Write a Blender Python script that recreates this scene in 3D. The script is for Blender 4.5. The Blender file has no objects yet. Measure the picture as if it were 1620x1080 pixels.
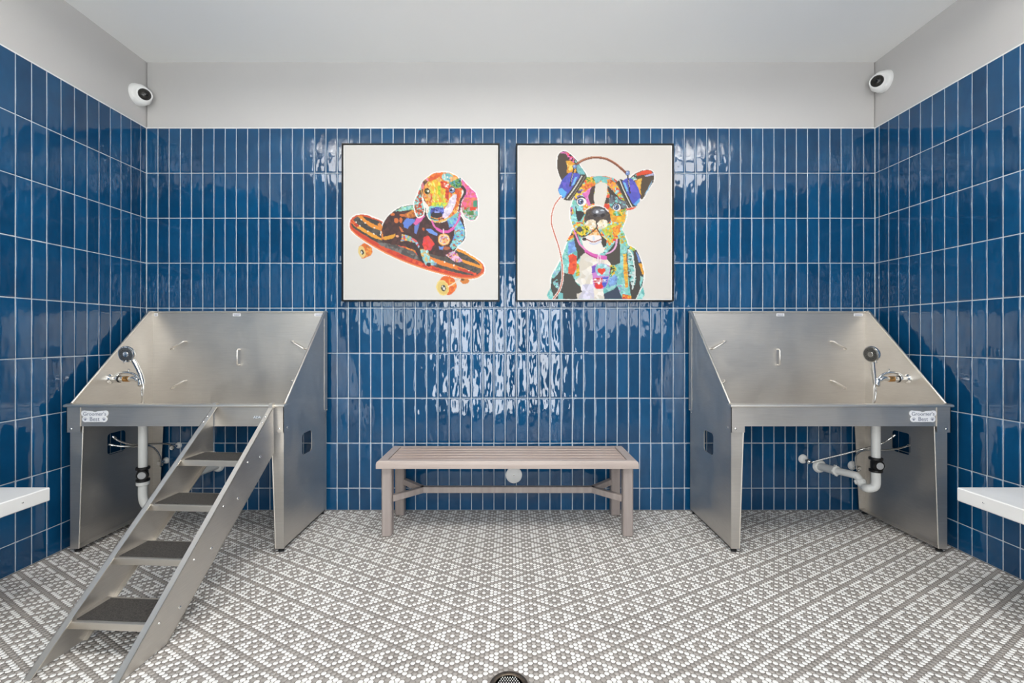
import bpy, math, random
import numpy as np
from mathutils import Vector, Matrix, Euler

# ------------------------------------------------------------------ camera, world, lights
F, D, H = 712.0, 3.08, 1.185          # focal length in pixels, distance to back wall, eye height
VPX, VPY = 808.0, 533.0
scene = bpy.context.scene
col = scene.collection
cam_d = bpy.data.cameras.new('camera')
cam_d.sensor_width = 36.0
cam_d.lens = F / 1620.0 * 36.0
cam_d.shift_x = (810 - VPX) / 1620.0
cam_d.shift_y = (VPY - 540) / 1620.0
cam_d.clip_start = 0.02
cam = bpy.data.objects.new('camera', cam_d)
cam.location = (0, -D, H)
cam.rotation_euler = (math.pi / 2, 0, 0)
col.objects.link(cam)
scene.camera = cam

world = bpy.data.worlds.new('world')
scene.world = world
world.use_nodes = True
world.node_tree.nodes['Background'].inputs[0].default_value = (0.75, 0.86, 1.0, 1)
world.node_tree.nodes['Background'].inputs[1].default_value = 1.0

scene.view_settings.view_transform = 'Standard'
scene.view_settings.look = 'None'
scene.view_settings.exposure = -0.62
scene.view_settings.gamma = 1.0
scene.view_settings.use_curve_mapping = False
scene.cycles.use_denoising = True
scene.cycles.max_bounces = 10
scene.cycles.diffuse_bounces = 6
scene.cycles.glossy_bounces = 5

PITCH, ROW, HALF = 0.0767, 0.308, 0.151
HW = 32.5 * PITCH                      # half width of the room
CEIL = 3.07
FRONT = -3.46                          # the wall with the door and windows, behind the camera
TILE_TOP = HALF + 8 * ROW

def area(name, loc, rot, sx, sy, power, color):
    l = bpy.data.lights.new(name, 'AREA')
    l.shape = 'RECTANGLE'; l.size = sx; l.size_y = sy
    l.energy = power; l.color = color
    o = bpy.data.objects.new(name, l)
    o.location = loc; o.rotation_euler = rot
    col.objects.link(o)
    return o
# daylight entering through the glazed door and the two windows of the front wall
DOOR = (-1.0, 0.78, 0.02, 2.15)
WIN_L = (-2.25, -1.2, 1.25, 2.35)
WIN_R = (1.05, 2.25, 1.25, 2.35)
PANES = [(DOOR[0] + 0.10, DOOR[0] + 0.42), (-0.27, 0.05), (DOOR[1] - 0.42, DOOR[1] - 0.10)]   # door glazing, narrowed to three strips so its reflection is brighter
for nm, (x0, x1, z0, z1), pw, c in [('door_daylight', p + (0.12, 2.1), 32, (0.97, 0.99, 1.0)) for p in PANES] + [
                                    ('window_daylight', WIN_L, 22, (0.93, 1.0, 0.96)),
                                    ('window_daylight', WIN_R, 24, (0.97, 0.99, 1.0))]:
    area(nm, ((x0 + x1) / 2, FRONT - 0.11, (z0 + z1) / 2), (math.pi / 2, 0, 0), x1 - x0, z1 - z0, pw, c)
PANEL_POWER, UP_FILL_POWER = 20, 18

# ------------------------------------------------------------------ helpers
rng = random.Random(7)
def lin(c):
    c = c / 255.0
    return c / 12.92 if c <= 0.04045 else ((c + 0.055) / 1.055) ** 2.4
def rgb(r, g, b, a=1.0):
    return (lin(r), lin(g), lin(b), a)
def at(px, py, z):
    """a point of the room seen at a pixel, at distance z in front of the camera"""
    return Vector(((px - VPX) * z / F, -(D - z), H + (VPY - py) * z / F))

class MB:
    def __init__(s): s.v = []; s.f = []; s.m = []; s.cur = 0
    def add(s, verts, faces):
        b = len(s.v); s.v += [tuple(p) for p in verts]
        for f in faces: s.f.append(tuple(i + b for i in f)); s.m.append(s.cur)
        return s
    def box(s, x0, x1, y0, y1, z0, z1, M=None):
        if x0 > x1: x0, x1 = x1, x0
        if y0 > y1: y0, y1 = y1, y0
        if z0 > z1: z0, z1 = z1, z0
        p = [Vector((x, y, z)) for z in (z0, z1) for y in (y0, y1) for x in (x0, x1)]
        if M: p = [M @ q for q in p]
        return s.add(p, [(0, 2, 3, 1), (4, 5, 7, 6), (0, 1, 5, 4), (2, 6, 7, 3), (0, 4, 6, 2), (1, 3, 7, 5)])
    def bevel_box(s, x0, x1, y0, y1, z0, z1, b=0.004, M=None):
        """box with chamfered edges along all axes"""
        if x0 > x1: x0, x1 = x1, x0
        if y0 > y1: y0, y1 = y1, y0
        if z0 > z1: z0, z1 = z1, z0
        pts = []
        for sx in (0, 1):
            for sy in (0, 1):
                for sz in (0, 1):
                    X = (x0, x1)[sx]; Y = (y0, y1)[sy]; Z = (z0, z1)[sz]
                    dx = b if sx == 0 else -b; dy = b if sy == 0 else -b; dz = b if sz == 0 else -b
                    pts += [(X, Y + dy, Z + dz), (X + dx, Y, Z + dz), (X + dx, Y + dy, Z)]
        P = [Vector(q) for q in pts]
        if M: P = [M @ q for q in P]
        I = lambda sx, sy, sz, k: (sx * 4 + sy * 2 + sz) * 3 + k
        fs = []
        for a in (0, 1):
            q = [(0, 0), (1, 0), (1, 1), (0, 1)]
            f = [I(a, u, w, 0) for u, w in q]; fs.append(f if a else f[::-1])
            f = [I(u, a, w, 1) for u, w in q]; fs.append(f[::-1] if a else f)
            f = [I(u, w, a, 2) for u, w in q]; fs.append(f if a else f[::-1])
        for u in (0, 1):
            for w in (0, 1):
                fs.append([I(u, w, 0, 0), I(u, w, 1, 0), I(u, w, 1, 1), I(u, w, 0, 1)])
                fs.append([I(u, 0, w, 0), I(u, 1, w, 0), I(u, 1, w, 2), I(u, 0, w, 2)])
                fs.append([I(0, u, w, 1), I(1, u, w, 1), I(1, u, w, 2), I(0, u, w, 2)])
                for c in (0, 1): pass
        for sx in (0, 1):
            for sy in (0, 1):
                for sz in (0, 1):
                    fs.append([I(sx, sy, sz, k) for k in range(3)])
        return s.add(P, fs)
    def prism(s, pts, axis, a, b, M=None):
        """a closed 2-D outline pushed from a to b along an axis ('x': pts are y,z; 'y': x,z; 'z': x,y)"""
        def P(p, d):
            return Vector({'x': (d, p[0], p[1]), 'y': (p[0], d, p[1]), 'z': (p[0], p[1], d)}[axis])
        n = len(pts)
        v = [P(p, a) for p in pts] + [P(p, b) for p in pts]
        if M: v = [M @ q for q in v]
        fs = [tuple(range(n)), tuple(range(2 * n - 1, n - 1, -1))]
        fs += [(i, n + i, n + (i + 1) % n, (i + 1) % n) for i in range(n)]
        return s.add(v, fs)
    def ring_prism(s, outer, inner, axis, a, b):
        """like prism, with a hole: outer and inner outlines have the same number of points"""
        def P(p, d):
            return Vector({'x': (d, p[0], p[1]), 'y': (p[0], d, p[1]), 'z': (p[0], p[1], d)}[axis])
        n = len(outer)
        v = [P(p, a) for p in outer] + [P(p, a) for p in inner] + [P(p, b) for p in outer] + [P(p, b) for p in inner]
        fs = []
        for i in range(n):
            j = (i + 1) % n
            fs += [(i, j, n + j, n + i), (2 * n + i, 3 * n + i, 3 * n + j, 2 * n + j),
                   (i, 2 * n + i, 2 * n + j, j), (n + i, n + j, 3 * n + j, 3 * n + i)]
        return s.add(v, fs)
    def tube(s, path, r, n=10, caps=True):
        path = [Vector(p) for p in path]
        rs = r if isinstance(r, (list, tuple)) else [r] * len(path)
        b = len(s.v); up = None
        for i, p in enumerate(path):
            t = (path[min(i + 1, len(path) - 1)] - path[max(i - 1, 0)]).normalized()
            if up is None:
                up = Vector((0, 0, 1)) if abs(t.z) < 0.9 else Vector((1, 0, 0))
            up = (up - t * up.dot(t))
            if up.length < 1e-5: up = t.orthogonal()
            up.normalize(); sd = t.cross(up)
            for k in range(n):
                a = 2 * math.pi * k / n
                s.v.append(tuple(p + (up * math.cos(a) + sd * math.sin(a)) * rs[i]))
        for i in range(len(path) - 1):
            for k in range(n):
                k2 = (k + 1) % n
                s.f.append((b + i * n + k, b + i * n + k2, b + (i + 1) * n + k2, b + (i + 1) * n + k)); s.m.append(s.cur)
        if caps:
            s.f.append(tuple(b + k for k in range(n))[::-1]); s.m.append(s.cur)
            e = b + (len(path) - 1) * n
            s.f.append(tuple(e + k for k in range(n))); s.m.append(s.cur)
        return s
    def lathe(s, prof, n=24, M=None, cap=True):
        """profile (radius, height) turned about local z"""
        M = M or Matrix(); b = len(s.v)
        for r, h in prof:
            for k in range(n):
                a = 2 * math.pi * k / n
                s.v.append(tuple(M @ Vector((r * math.cos(a), r * math.sin(a), h))))
        for i in range(len(prof) - 1):
            for k in range(n):
                k2 = (k + 1) % n
                s.f.append((b + i * n + k, b + i * n + k2, b + (i + 1) * n + k2, b + (i + 1) * n + k)); s.m.append(s.cur)
        if cap:
            s.f.append(tuple(b + k for k in range(n))[::-1]); s.m.append(s.cur)
            e = b + (len(prof) - 1) * n
            s.f.append(tuple(e + k for k in range(n))); s.m.append(s.cur)
        return s
    def mesh(s, name, mats, smooth=False, angle=35):
        me = bpy.data.meshes.new(name)
        me.from_pydata(s.v, [], s.f)
        for m in (mats if isinstance(mats, (list, tuple)) else [mats]): me.materials.append(m)
        if any(s.m): me.polygons.foreach_set('material_index', s.m)
        import bmesh
        bm = bmesh.new(); bm.from_mesh(me)
        bmesh.ops.recalc_face_normals(bm, faces=bm.faces)
        bm.to_mesh(me); bm.free()
        if smooth:
            me.polygons.foreach_set('use_smooth', [True] * len(me.polygons))
            me.set_sharp_from_angle(angle=math.radians(angle))
        me.update()
        return me
    def build(s, name, mats, parent=None, smooth=False, angle=35):
        return link(name, s.mesh(name, mats, smooth, angle), parent)

def link(name, data, parent=None, loc=None, rot=None):
    o = bpy.data.objects.new(name, data)
    if loc is not None: o.location = loc
    if rot is not None: o.rotation_euler = rot
    col.objects.link(o)
    if parent is not None: o.parent = parent
    return o
def tag(o, label, cat, group=None):
    o['label'] = label; o['category'] = cat
    if group: o['group'] = group
    return o
def thing(name, label, cat, loc=(0, 0, 0), group=None, rotz=0.0):
    o = link(name, None, None, loc, (0, 0, rotz))
    o.empty_display_size = 0.05
    return tag(o, label, cat, group)
def structure(o):
    o['kind'] = 'structure'; return o
def curve(pts, n=6):
    """Catmull-Rom through the points"""
    P = [Vector(p) for p in pts]; P = [P[0] * 2 - P[1]] + P + [P[-1] * 2 - P[-2]]
    out = []
    for i in range(1, len(P) - 2):
        for k in range(n):
            t = k / n
            out.append(0.5 * ((2 * P[i]) + (P[i + 1] - P[i - 1]) * t + (2 * P[i - 1] - 5 * P[i] + 4 * P[i + 1] - P[i + 2]) * t * t
                              + (3 * P[i] - P[i - 1] - 3 * P[i + 1] + P[i + 2]) * t ** 3))
    out.append(P[-2])
    return out
def axis_matrix(origin, direction):
    q = Vector(direction).normalized().to_track_quat('Z', 'Y')
    return Matrix.Translation(Vector(origin)) @ q.to_matrix().to_4x4()

# ------------------------------------------------------------------ materials
def mat(name, color, rough=0.5, metal=0.0, spec=0.5):
    m = bpy.data.materials.new(name); m.use_nodes = True
    b = m.node_tree.nodes['Principled BSDF']
    b.inputs['Base Color'].default_value = color
    b.inputs['Roughness'].default_value = rough
    b.inputs['Metallic'].default_value = metal
    b.inputs['Specular IOR Level'].default_value = spec
    return m
def nodes(m):
    nt = m.node_tree
    return nt, nt.nodes['Principled BSDF'], nt.nodes.new, nt.links.new
def noise_vary(m, c1, c2, scale=(5, 5, 5), detail=4, bump=0.0, bump_scale=60, rough=None):
    nt, b, N, L = nodes(m)
    tc = N('ShaderNodeTexCoord'); mp = N('ShaderNodeMapping'); mp.inputs['Scale'].default_value = scale
    nz = N('ShaderNodeTexNoise'); nz.inputs['Scale'].default_value = 1.0; nz.inputs['Detail'].default_value = detail
    L(tc.outputs['Object'], mp.inputs[0]); L(mp.outputs[0], nz.inputs['Vector'])
    cr = N('ShaderNodeValToRGB')
    cr.color_ramp.elements[0].position = 0.3; cr.color_ramp.elements[1].position = 0.7
    cr.color_ramp.elements[0].color = c1; cr.color_ramp.elements[1].color = c2
    L(nz.outputs['Fac'], cr.inputs[0]); L(cr.outputs[0], b.inputs['Base Color'])
    if rough:
        mr = N('ShaderNodeMapRange'); mr.inputs['To Min'].default_value = rough[0]; mr.inputs['To Max'].default_value = rough[1]
        L(nz.outputs['Fac'], mr.inputs['Value']); L(mr.outputs[0], b.inputs['Roughness'])
    if bump:
        n2 = N('ShaderNodeTexNoise'); n2.inputs['Scale'].default_value = bump_scale; n2.inputs['Detail'].default_value = 3
        L(tc.outputs['Object'], n2.inputs['Vector'])
        bp = N('ShaderNodeBump'); bp.inputs['Strength'].default_value = 0.5; bp.inputs['Distance'].default_value = bump
        L(n2.outputs['Fac'], bp.inputs['Height']); L(bp.outputs[0], b.inputs['Normal'])
    return m

M_WALL = noise_vary(mat('wall_paint', rgb(198, 196, 194), 0.75), rgb(196, 194, 192), rgb(200, 198, 196), (1, 1, 1), 2, 0.0006, 220)
M_CEIL = noise_vary(mat('ceiling_paint', rgb(222, 222, 222), 0.85), rgb(243, 243, 241), rgb(246, 246, 244), (1, 1, 1), 2, 0.0005, 200)
M_GROUT = noise_vary(mat('wall_grout', rgb(190, 200, 210), 0.85), rgb(184, 194, 204), rgb(204, 212, 218), (30, 30, 30), 3)
M_CAULK = mat('white_caulk', rgb(236, 236, 234), 0.5)
M_FGROUT = noise_vary(mat('floor_grout', rgb(150, 142, 134), 0.9), rgb(122, 116, 110), rgb(142, 135, 129), (8, 8, 8), 4)

def tile_material():
    m = mat('blue_glazed_tile', rgb(14, 62, 118), 0.05)
    m.node_tree.nodes['Principled BSDF'].inputs['IOR'].default_value = 1.6
    nt, b, N, L = nodes(m)
    oi = N('ShaderNodeObjectInfo'); at_ = N('ShaderNodeAttribute'); at_.attribute_name = 'tile_random'
    ad = N('ShaderNodeMath'); ad.operation = 'ADD'; L(oi.outputs['Random'], ad.inputs[0]); L(at_.outputs['Fac'], ad.inputs[1])
    fr = N('ShaderNodeMath'); fr.operation = 'FRACT'; L(ad.outputs[0], fr.inputs[0])
    geo = N('ShaderNodeNewGeometry')
    # colour: glaze pools unevenly from tile to tile and within a tile
    nz = N('ShaderNodeTexNoise'); nz.inputs['Scale'].default_value = 9; nz.inputs['Detail'].default_value = 5
    L(geo.outputs['Position'], nz.inputs['Vector'])
    mx = N('ShaderNodeMath'); mx.operation = 'MULTIPLY_ADD'; mx.inputs[1].default_value = 0.45
    L(fr.outputs[0], mx.inputs[0]); 
    m2 = N('ShaderNodeMath'); m2.operation = 'MULTIPLY'; m2.inputs[1].default_value = 0.6; L(nz.outputs['Fac'], m2.inputs[0])
    L(m2.outputs[0], mx.inputs[2])
    cr = N('ShaderNodeValToRGB')
    cr.color_ramp.elements[0].position = 0.15; cr.color_ramp.elements[0].color = rgb(8, 57, 93)
    cr.color_ramp.elements[1].position = 0.95; cr.color_ramp.elements[1].color = rgb(16, 82, 127)
    L(mx.outputs[0], cr.inputs[0]); L(cr.outputs[0], b.inputs['Base Color'])
    # wavy hand-made surface, different for each tile
    mp = N('ShaderNodeMapping'); mp.inputs['Scale'].default_value = (21, 21, 9)
    L(geo.outputs['Position'], mp.inputs[0])
    n4 = N('ShaderNodeTexNoise'); n4.noise_dimensions = '4D'; n4.inputs['Scale'].default_value = 1.0; n4.inputs['Detail'].default_value = 1.2
    mw = N('ShaderNodeMath'); mw.operation = 'MULTIPLY'; mw.inputs[1].default_value = 40.0; L(fr.outputs[0], mw.inputs[0])
    L(mp.outputs[0], n4.inputs['Vector']); L(mw.outputs[0], n4.inputs['W'])
    bp = N('ShaderNodeBump'); bp.inputs['Strength'].default_value = 1.0; bp.inputs['Distance'].default_value = 0.0038
    L(n4.outputs['Fac'], bp.inputs['Height']); L(bp.outputs[0], b.inputs['Normal'])
    return m
M_TILE = tile_material()

def steel(name, base, r0, r1, stretch=(2, 2, 60)):
    m = mat(name, base, 0.3, 1.0)
    nt, b, N, L = nodes(m)
    tc = N('ShaderNodeTexCoord'); mp = N('ShaderNodeMapping'); mp.inputs['Scale'].default_value = stretch
    nz = N('ShaderNodeTexNoise'); nz.inputs['Scale'].default_value = 6; nz.inputs['Detail'].default_value = 6
    L(tc.outputs['Object'], mp.inputs[0]); L(mp.outputs[0], nz.inputs['Vector'])
    n2 = N('ShaderNodeTexNoise'); n2.inputs['Scale'].default_value = 5; n2.inputs['Detail'].default_value = 4
    L(tc.outputs['Object'], n2.inputs['Vector'])
    mr = N('ShaderNodeMapRange'); mr.inputs['From Min'].default_value = 0.3; mr.inputs['From Max'].default_value = 0.7
    mr.inputs['To Min'].default_value = r0; mr.inputs['To Max'].default_value = r1
    L(n2.outputs['Fac'], mr.inputs['Value']); L(mr.outputs[0], b.inputs['Roughness'])
    mixc = N('ShaderNodeMixRGB'); mixc.inputs[1].default_value = base
    mixc.inputs[2].default_value = tuple(c * 0.8 for c in base[:3]) + (1,)
    L(nz.outputs['Fac'], mixc.inputs[0]); L(mixc.outputs[0], b.inputs['Base Color'])
    bp = N('ShaderNodeBump'); bp.inputs['Strength'].default_value = 0.12; bp.inputs['Distance'].default_value = 0.0004
    L(nz.outputs['Fac'], bp.inputs['Height']); L(bp.outputs[0], b.inputs['Normal'])
    return m
M_STEEL = steel('brushed_stainless_steel', rgb(222, 217, 210), 0.40, 0.56)
M_STEEL2 = mat('satin_stainless_edge', rgb(238, 232, 222), 0.42, 1.0)
M_LOOP = mat('bright_steel_rod', rgb(240, 236, 230), 0.32, 1.0)
M_CHROME = mat('polished_chrome', rgb(228, 228, 226), 0.06, 1.0)
M_BRASS = mat('worn_brass', rgb(196, 150, 95), 0.25, 1.0)
M_PVC = mat('white_pvc', rgb(236, 236, 232), 0.35)
M_BLACKPL = mat('black_plastic', rgb(26, 26, 27), 0.4)
M_GREYPL = mat('pale_grey_plastic', rgb(190, 190, 190), 0.4)
M_WHITEPL = mat('white_plastic', rgb(238, 238, 236), 0.35)
M_RUBBER = mat('dark_rubber', rgb(35, 35, 36), 0.7)
M_GRIP = noise_vary(mat('black_grip_mat', rgb(45, 43, 41), 0.95), rgb(36, 34, 32), rgb(78, 74, 70), (260, 260, 260), 2, 0.001, 400)
M_HOLE = mat('dark_gap', rgb(12, 12, 14), 0.8)
M_QUARTZ = noise_vary(mat('white_quartz', rgb(240, 239, 236), 0.25), rgb(238, 237, 234), rgb(245, 244, 242), (6, 6, 6), 4)
M_BADGE = mat('white_badge', rgb(244, 244, 246), 0.4)
M_BADGE_TXT = mat('badge_grey_print', rgb(128, 132, 148), 0.5)
M_FRAME = mat('black_frame', rgb(7, 8, 11), 0.4, 0.0, 0.3)
M_DRAIN = noise_vary(mat('bronze_drain', rgb(86, 76, 66), 0.4, 1.0), rgb(98, 88, 78), rgb(140, 128, 114), (40, 40, 40), 3)
M_GLASSD = mat('dark_dome_glass', rgb(38, 37, 34), 0.06)
M_LENS = mat('lens_black', rgb(8, 8, 9), 0.1)
M_WIN = mat('window_frame_white', rgb(60, 60, 62), 0.4)

def bench_material(name, c1, c2):
    m = mat(name, c1, 0.35)
    return noise_vary(m, c1, c2, (3, 60, 60), 3, 0.0002, 120)
M_BENCH = bench_material('taupe_bench_slat', rgb(160, 137, 124), rgb(198, 180, 168))
M_BENCH_FR = bench_material('taupe_bench_frame', rgb(172, 158, 150), rgb(184, 170, 162))
M_BENCH_LEG = noise_vary(mat('taupe_bench_leg', rgb(156, 145, 140), 0.4), rgb(150, 139, 134), rgb(166, 155, 150), (40, 40, 3), 3)
M_PENNY_W = noise_vary(mat('white_penny_glaze', rgb(238, 236, 232), 0.3), rgb(232, 230, 226), rgb(246, 244, 240), (3, 3, 3), 2)
M_PENNY_G = noise_vary(mat('grey_penny_glaze', rgb(172, 164, 157), 0.35), rgb(152, 146, 140), rgb(168, 162, 156), (3, 3, 3), 3)

# ------------------------------------------------------------------ room shell
structure(MB().box(-HW - 0.2, HW + 0.2, FRONT - 0.2, 0.2, -0.12, -0.0012).build('floor', M_FGROUT))
FLOOR = bpy.data.objects['floor']
structure(MB().box(-HW - 0.2, HW + 0.2, FRONT - 0.2, 0.2, CEIL, CEIL + 0.12).build('ceiling', M_CEIL))
# drywall stands 8 mm behind the tile face; the grout bed fills the tile field
wall_back = structure(MB().box(-HW, HW, 0.007, 0.12, 0, CEIL).build('wall_back', M_WALL))
wall_left = structure(MB().box(-HW - 0.12, -HW - 0.007, FRONT, 0.12, 0, CEIL).build('wall_left', M_WALL))
wall_right = structure(MB().box(HW + 0.007, HW + 0.12, FRONT, 0.12, 0, CEIL).build('wall_right', M_WALL))
MB().box(-HW - 0.006, HW + 0.006, 0.0030, 0.0075, 0, TILE_TOP).build('grout_bed', M_GROUT, wall_back)
MB().box(-HW - 0.0075, -HW - 0.0030, FRONT, 0.002, 0, TILE_TOP).build('grout_bed', M_GROUT, wall_left)
MB().box(HW + 0.0030, HW + 0.0075, FRONT, 0.002, 0, TILE_TOP).build('grout_bed', M_GROUT, wall_right)
MB().box(-HW, HW, 0.0, 0.0072, TILE_TOP - 0.003, TILE_TOP + 0.004).build('caulk_bead', M_CAULK, wall_back)
for w_, sg in ((wall_left, -1), (wall_right, 1)):
    MB().box(sg * HW, sg * (HW + 0.0072), FRONT, 0.0, TILE_TOP - 0.003, TILE_TOP + 0.004).build('caulk_bead', M_CAULK, w_)
fw = MB()
xs = sorted([-HW - 0.12, HW + 0.12] + [v for o in (DOOR, WIN_L, WIN_R) for v in o[:2]])
for i in range(len(xs) - 1):
    a, b = xs[i], xs[i + 1]; c = (a + b) / 2
    hole = next((o for o in (DOOR, WIN_L, WIN_R) if o[0] < c < o[1]), None)
    if hole is None: fw.box(a, b, FRONT - 0.1, FRONT, 0, CEIL)
    else:
        if hole[2] > 0.05: fw.box(a, b, FRONT - 0.1, FRONT, 0, hole[2])
        fw.box(a, b, FRONT - 0.1, FRONT, hole[3], CEIL)
structure(fw.build('wall_front', M_WALL))
def glazing(name, o, nx, nz):
    x0, x1, z0, z1 = o; m = MB(); w = 0.05
    for k in range(nx + 1):
        x = x0 + (x1 - x0 - w) * k / nx; m.box(x, x + w, FRONT - 0.08, FRONT - 0.03, z0, z1)
    for k in range(nz + 1):
        z = z0 + (z1 - z0 - w) * k / nz; m.box(x0, x1, FRONT - 0.079, FRONT - 0.031, z, z + w)
    structure(m.build(name, M_WIN))
dm = MB(); e_ = [DOOR[0]] + [v for p in PANES for v in p] + [DOOR[1]]
for k in range(0, 8, 2): dm.box(e_[k], e_[k + 1], FRONT - 0.08, FRONT - 0.03, DOOR[2], DOOR[3])
dm.box(DOOR[0], DOOR[1], FRONT - 0.079, FRONT - 0.031, DOOR[2], 0.12); dm.box(DOOR[0], DOOR[1], FRONT - 0.079, FRONT - 0.031, 2.1, DOOR[3])
structure(dm.build('door_1', M_WIN)); glazing('window_1', WIN_L, 2, 1); glazing('window_2', WIN_R, 2, 1)

# ------------------------------------------------------------------ wall tiles
GAP = 0.0042
def tile_geometry(w, h):
    """hand-made tile lying in x,z, face towards -y, with softly rounded shoulders"""
    v = []; fs = []
    rings = ((0.0, 0.0066), (0.0004, 0.0022), (0.0018, 0.0007), (0.0048, 0.0001), (0.0105, 0.0))
    for ins, y in rings:
        a, b = w / 2 - ins, h / 2 - ins
        v += [(-a, y, -b), (a, y, -b), (a, y, b), (-a, y, b)]
    for r in range(len(rings) - 1):
        for k in range(4):
            k2 = (k + 1) % 4
            fs.append((r * 4 + k, r * 4 + k2, r * 4 + 4 + k2, r * 4 + 4 + k))
    e = (len(rings) - 1) * 4
    fs.append((e, e + 1, e + 2, e + 3))
    return v, fs
_tile_cache = {}
def tile_mesh(w, h):
    key = (round(w, 4), round(h, 4))
    if key not in _tile_cache:
        v, fs = tile_geometry(w, h)
        me = bpy.data.meshes.new('wall_tile'); me.from_pydata(v, [], fs); me.materials.append(M_TILE)
        me.polygons.foreach_set('use_smooth', [True] * len(fs)); me.update()
        _tile_cache[key] = me
    return _tile_cache[key]
def tile_rows():
    z = 0.0
    for k in range(9):
        h = HALF if k == 0 else ROW
        yield k, z + h / 2, h; z += h
TR = random.Random(3)
def tilt():
    s = 0.0022 if TR.random() < 0.8 else 0.008
    k = lambda v, m: max(-m, min(m, v))
    return Euler((k(TR.gauss(0, s), 0.008), k(TR.gauss(0, s) * 0.3, 0.003), k(TR.gauss(0, s), 0.02)), 'XYZ').to_matrix().to_4x4()
def lay(wall, tiles, single):
    """tiles: (matrix, w, h); those in single become parts, the rest one joined part"""
    V = []; Fc = []; A = []
    for i, (Mx, w, h) in enumerate(tiles):
        M2 = Mx @ tilt()
        if i in single:
            o = link('wall_tile', tile_mesh(w - GAP, h - GAP), wall); o.matrix_local = M2
        else:
            v, fs = tile_geometry(w - GAP, h - GAP); b = len(V); r = TR.random()
            V += [tuple(M2 @ Vector(p)) for p in v]; Fc += [tuple(q + b for q in f) for f in fs]; A += [r] * len(v)
    if V:
        me = bpy.data.meshes.new('wall_tiles_rest'); me.from_pydata(V, [], Fc); me.materials.append(M_TILE)
        at_ = me.attributes.new('tile_random', 'FLOAT', 'POINT'); at_.data.foreach_set('value', A)
        me.polygons.foreach_set('use_smooth', [True] * len(Fc)); me.update()
        o = link('wall_tile_field', me, wall); o['kind'] = 'stuff'
# back wall
tiles = []; score = []
covers = [(541, 790, 226, 478), (816, 1066, 226, 478), (595, 1011, 705, 742), (604, 622, 740, 850), (980, 998, 740, 850),
          (180, 245, 560, 690), (245, 518, 493, 690), (1092, 1372, 493, 690), (1371, 1440, 560, 690), (120, 200, 600, 870), (440, 516, 690, 870), (1098, 1178, 690, 870), (1360, 1490, 690, 870)]
for c in range(65):
    x = -HW + (c + 0.5) * PITCH
    for k, z, h in tile_rows():
        tiles.append((Matrix.Translation((x, 0, z)), PITCH, h))
        n = 0
        for u in range(5):
            for w in range(9):
                px = VPX + (x + (u / 4 - 0.5) * PITCH) * F / D; py = VPY - (z + (w / 8 - 0.5) * h - H) * F / D
                n += not any(a < px < b and c0 < py < d for a, b, c0, d in covers)
        score.append((-n * h, abs(x), len(tiles) - 1))
single = {i for _, _, i in sorted(score)[:300]}
lay(wall_back, tiles, single)
# side walls: the corner column is a cut tile
for wall, sgn in ((wall_left, -1), (wall_right, 1)):
    tiles = []; single = set(); y = 0.0; kcol = 0
    cut = 0.6 * PITCH if sgn < 0 else 0.42 * PITCH
    while y > FRONT + 0.01:
        w = cut if kcol == 0 else min(PITCH, y - FRONT)
        for k, z, h in tile_rows():
            Mx = Matrix.Translation((sgn * HW, y - w / 2, z)) @ Matrix.Rotation(math.pi / 2 * -sgn, 4, 'Z')
            if kcol < 17: single.add(len(tiles))
            tiles.append((Mx, w, h))
        y -= w; kcol += 1
    lay(wall, tiles, single)

# ------------------------------------------------------------------ floor of penny rounds
PX, PY, PR = 0.0206, 0.0200, 0.0094
CX, CY = -0.0176, -1.292               # centre of one motif
DRAIN = (at(805, 1085, 1.53).x, -(D - 1.53), 0.066)
ring10 = [(math.cos(2 * math.pi * k / 10 + 0.3), math.sin(2 * math.pi * k / 10 + 0.3)) for k in range(10)]
cents = []
for n in range(-160, 161):             # columns along x
    x = CX + n * PX * math.sqrt(3) / 2
    if abs(x) > HW - 0.008: continue
    for m in range(-220, 132):
        # lattice: i + j = n, (i - j)/2 along y
        if (n + m) % 2: continue
        y = CY + m * PY / 2
        if y > -0.008 or y < FRONT + 0.008: continue
        i = (n + m) // 2; j = (n - m) // 2
        if math.hypot(x - DRAIN[0], y - DRAIN[1]) < DRAIN[2] + PR * 0.7: continue
        di = (i + 2) % 6 - 2; dj = (j + 2) % 6 - 2
        if di == 3 or dj == 3: white = False
        else:
            hd = max(abs(di), abs(dj), abs(di + dj))
            white = hd != 1
        cents.append((x, y, white))
def penny_mesh(material):
    m = MB()
    v = [(x * PR, y * PR, -0.0025) for x, y in ring10] + [(x * PR, y * PR, -0.0005) for x, y in ring10] + [(x * PR * 0.86, y * PR * 0.86, 0) for x, y in ring10]
    fs = [(r * 10 + k, r * 10 + (k + 1) % 10, r * 10 + 10 + (k + 1) % 10, r * 10 + 10 + k) for r in (0, 1) for k in range(10)]
    fs.append(tuple(range(20, 30)))
    m.add(v, fs)
    return m.mesh('penny_tile', material, True, 60)
pw, pg = penny_mesh(M_PENNY_W), penny_mesh(M_PENNY_G)
def in_frame(x, y):
    z = y + D
    return z > 0.3 and abs(x) * F / z < 800 and H * F / z + VPY < 1084
near = sorted((y, abs(x), k) for k, (x, y, w) in enumerate(cents) if in_frame(x, y))[:300]
near = {k for _, _, k in near}
rest_v = {True: [], False: []}
for k, (x, y, w) in enumerate(cents):
    if k in near:
        link('penny_tile', pw if w else pg, FLOOR, (x, y, 0.0))
    else: rest_v[w].append((x, y))
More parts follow.
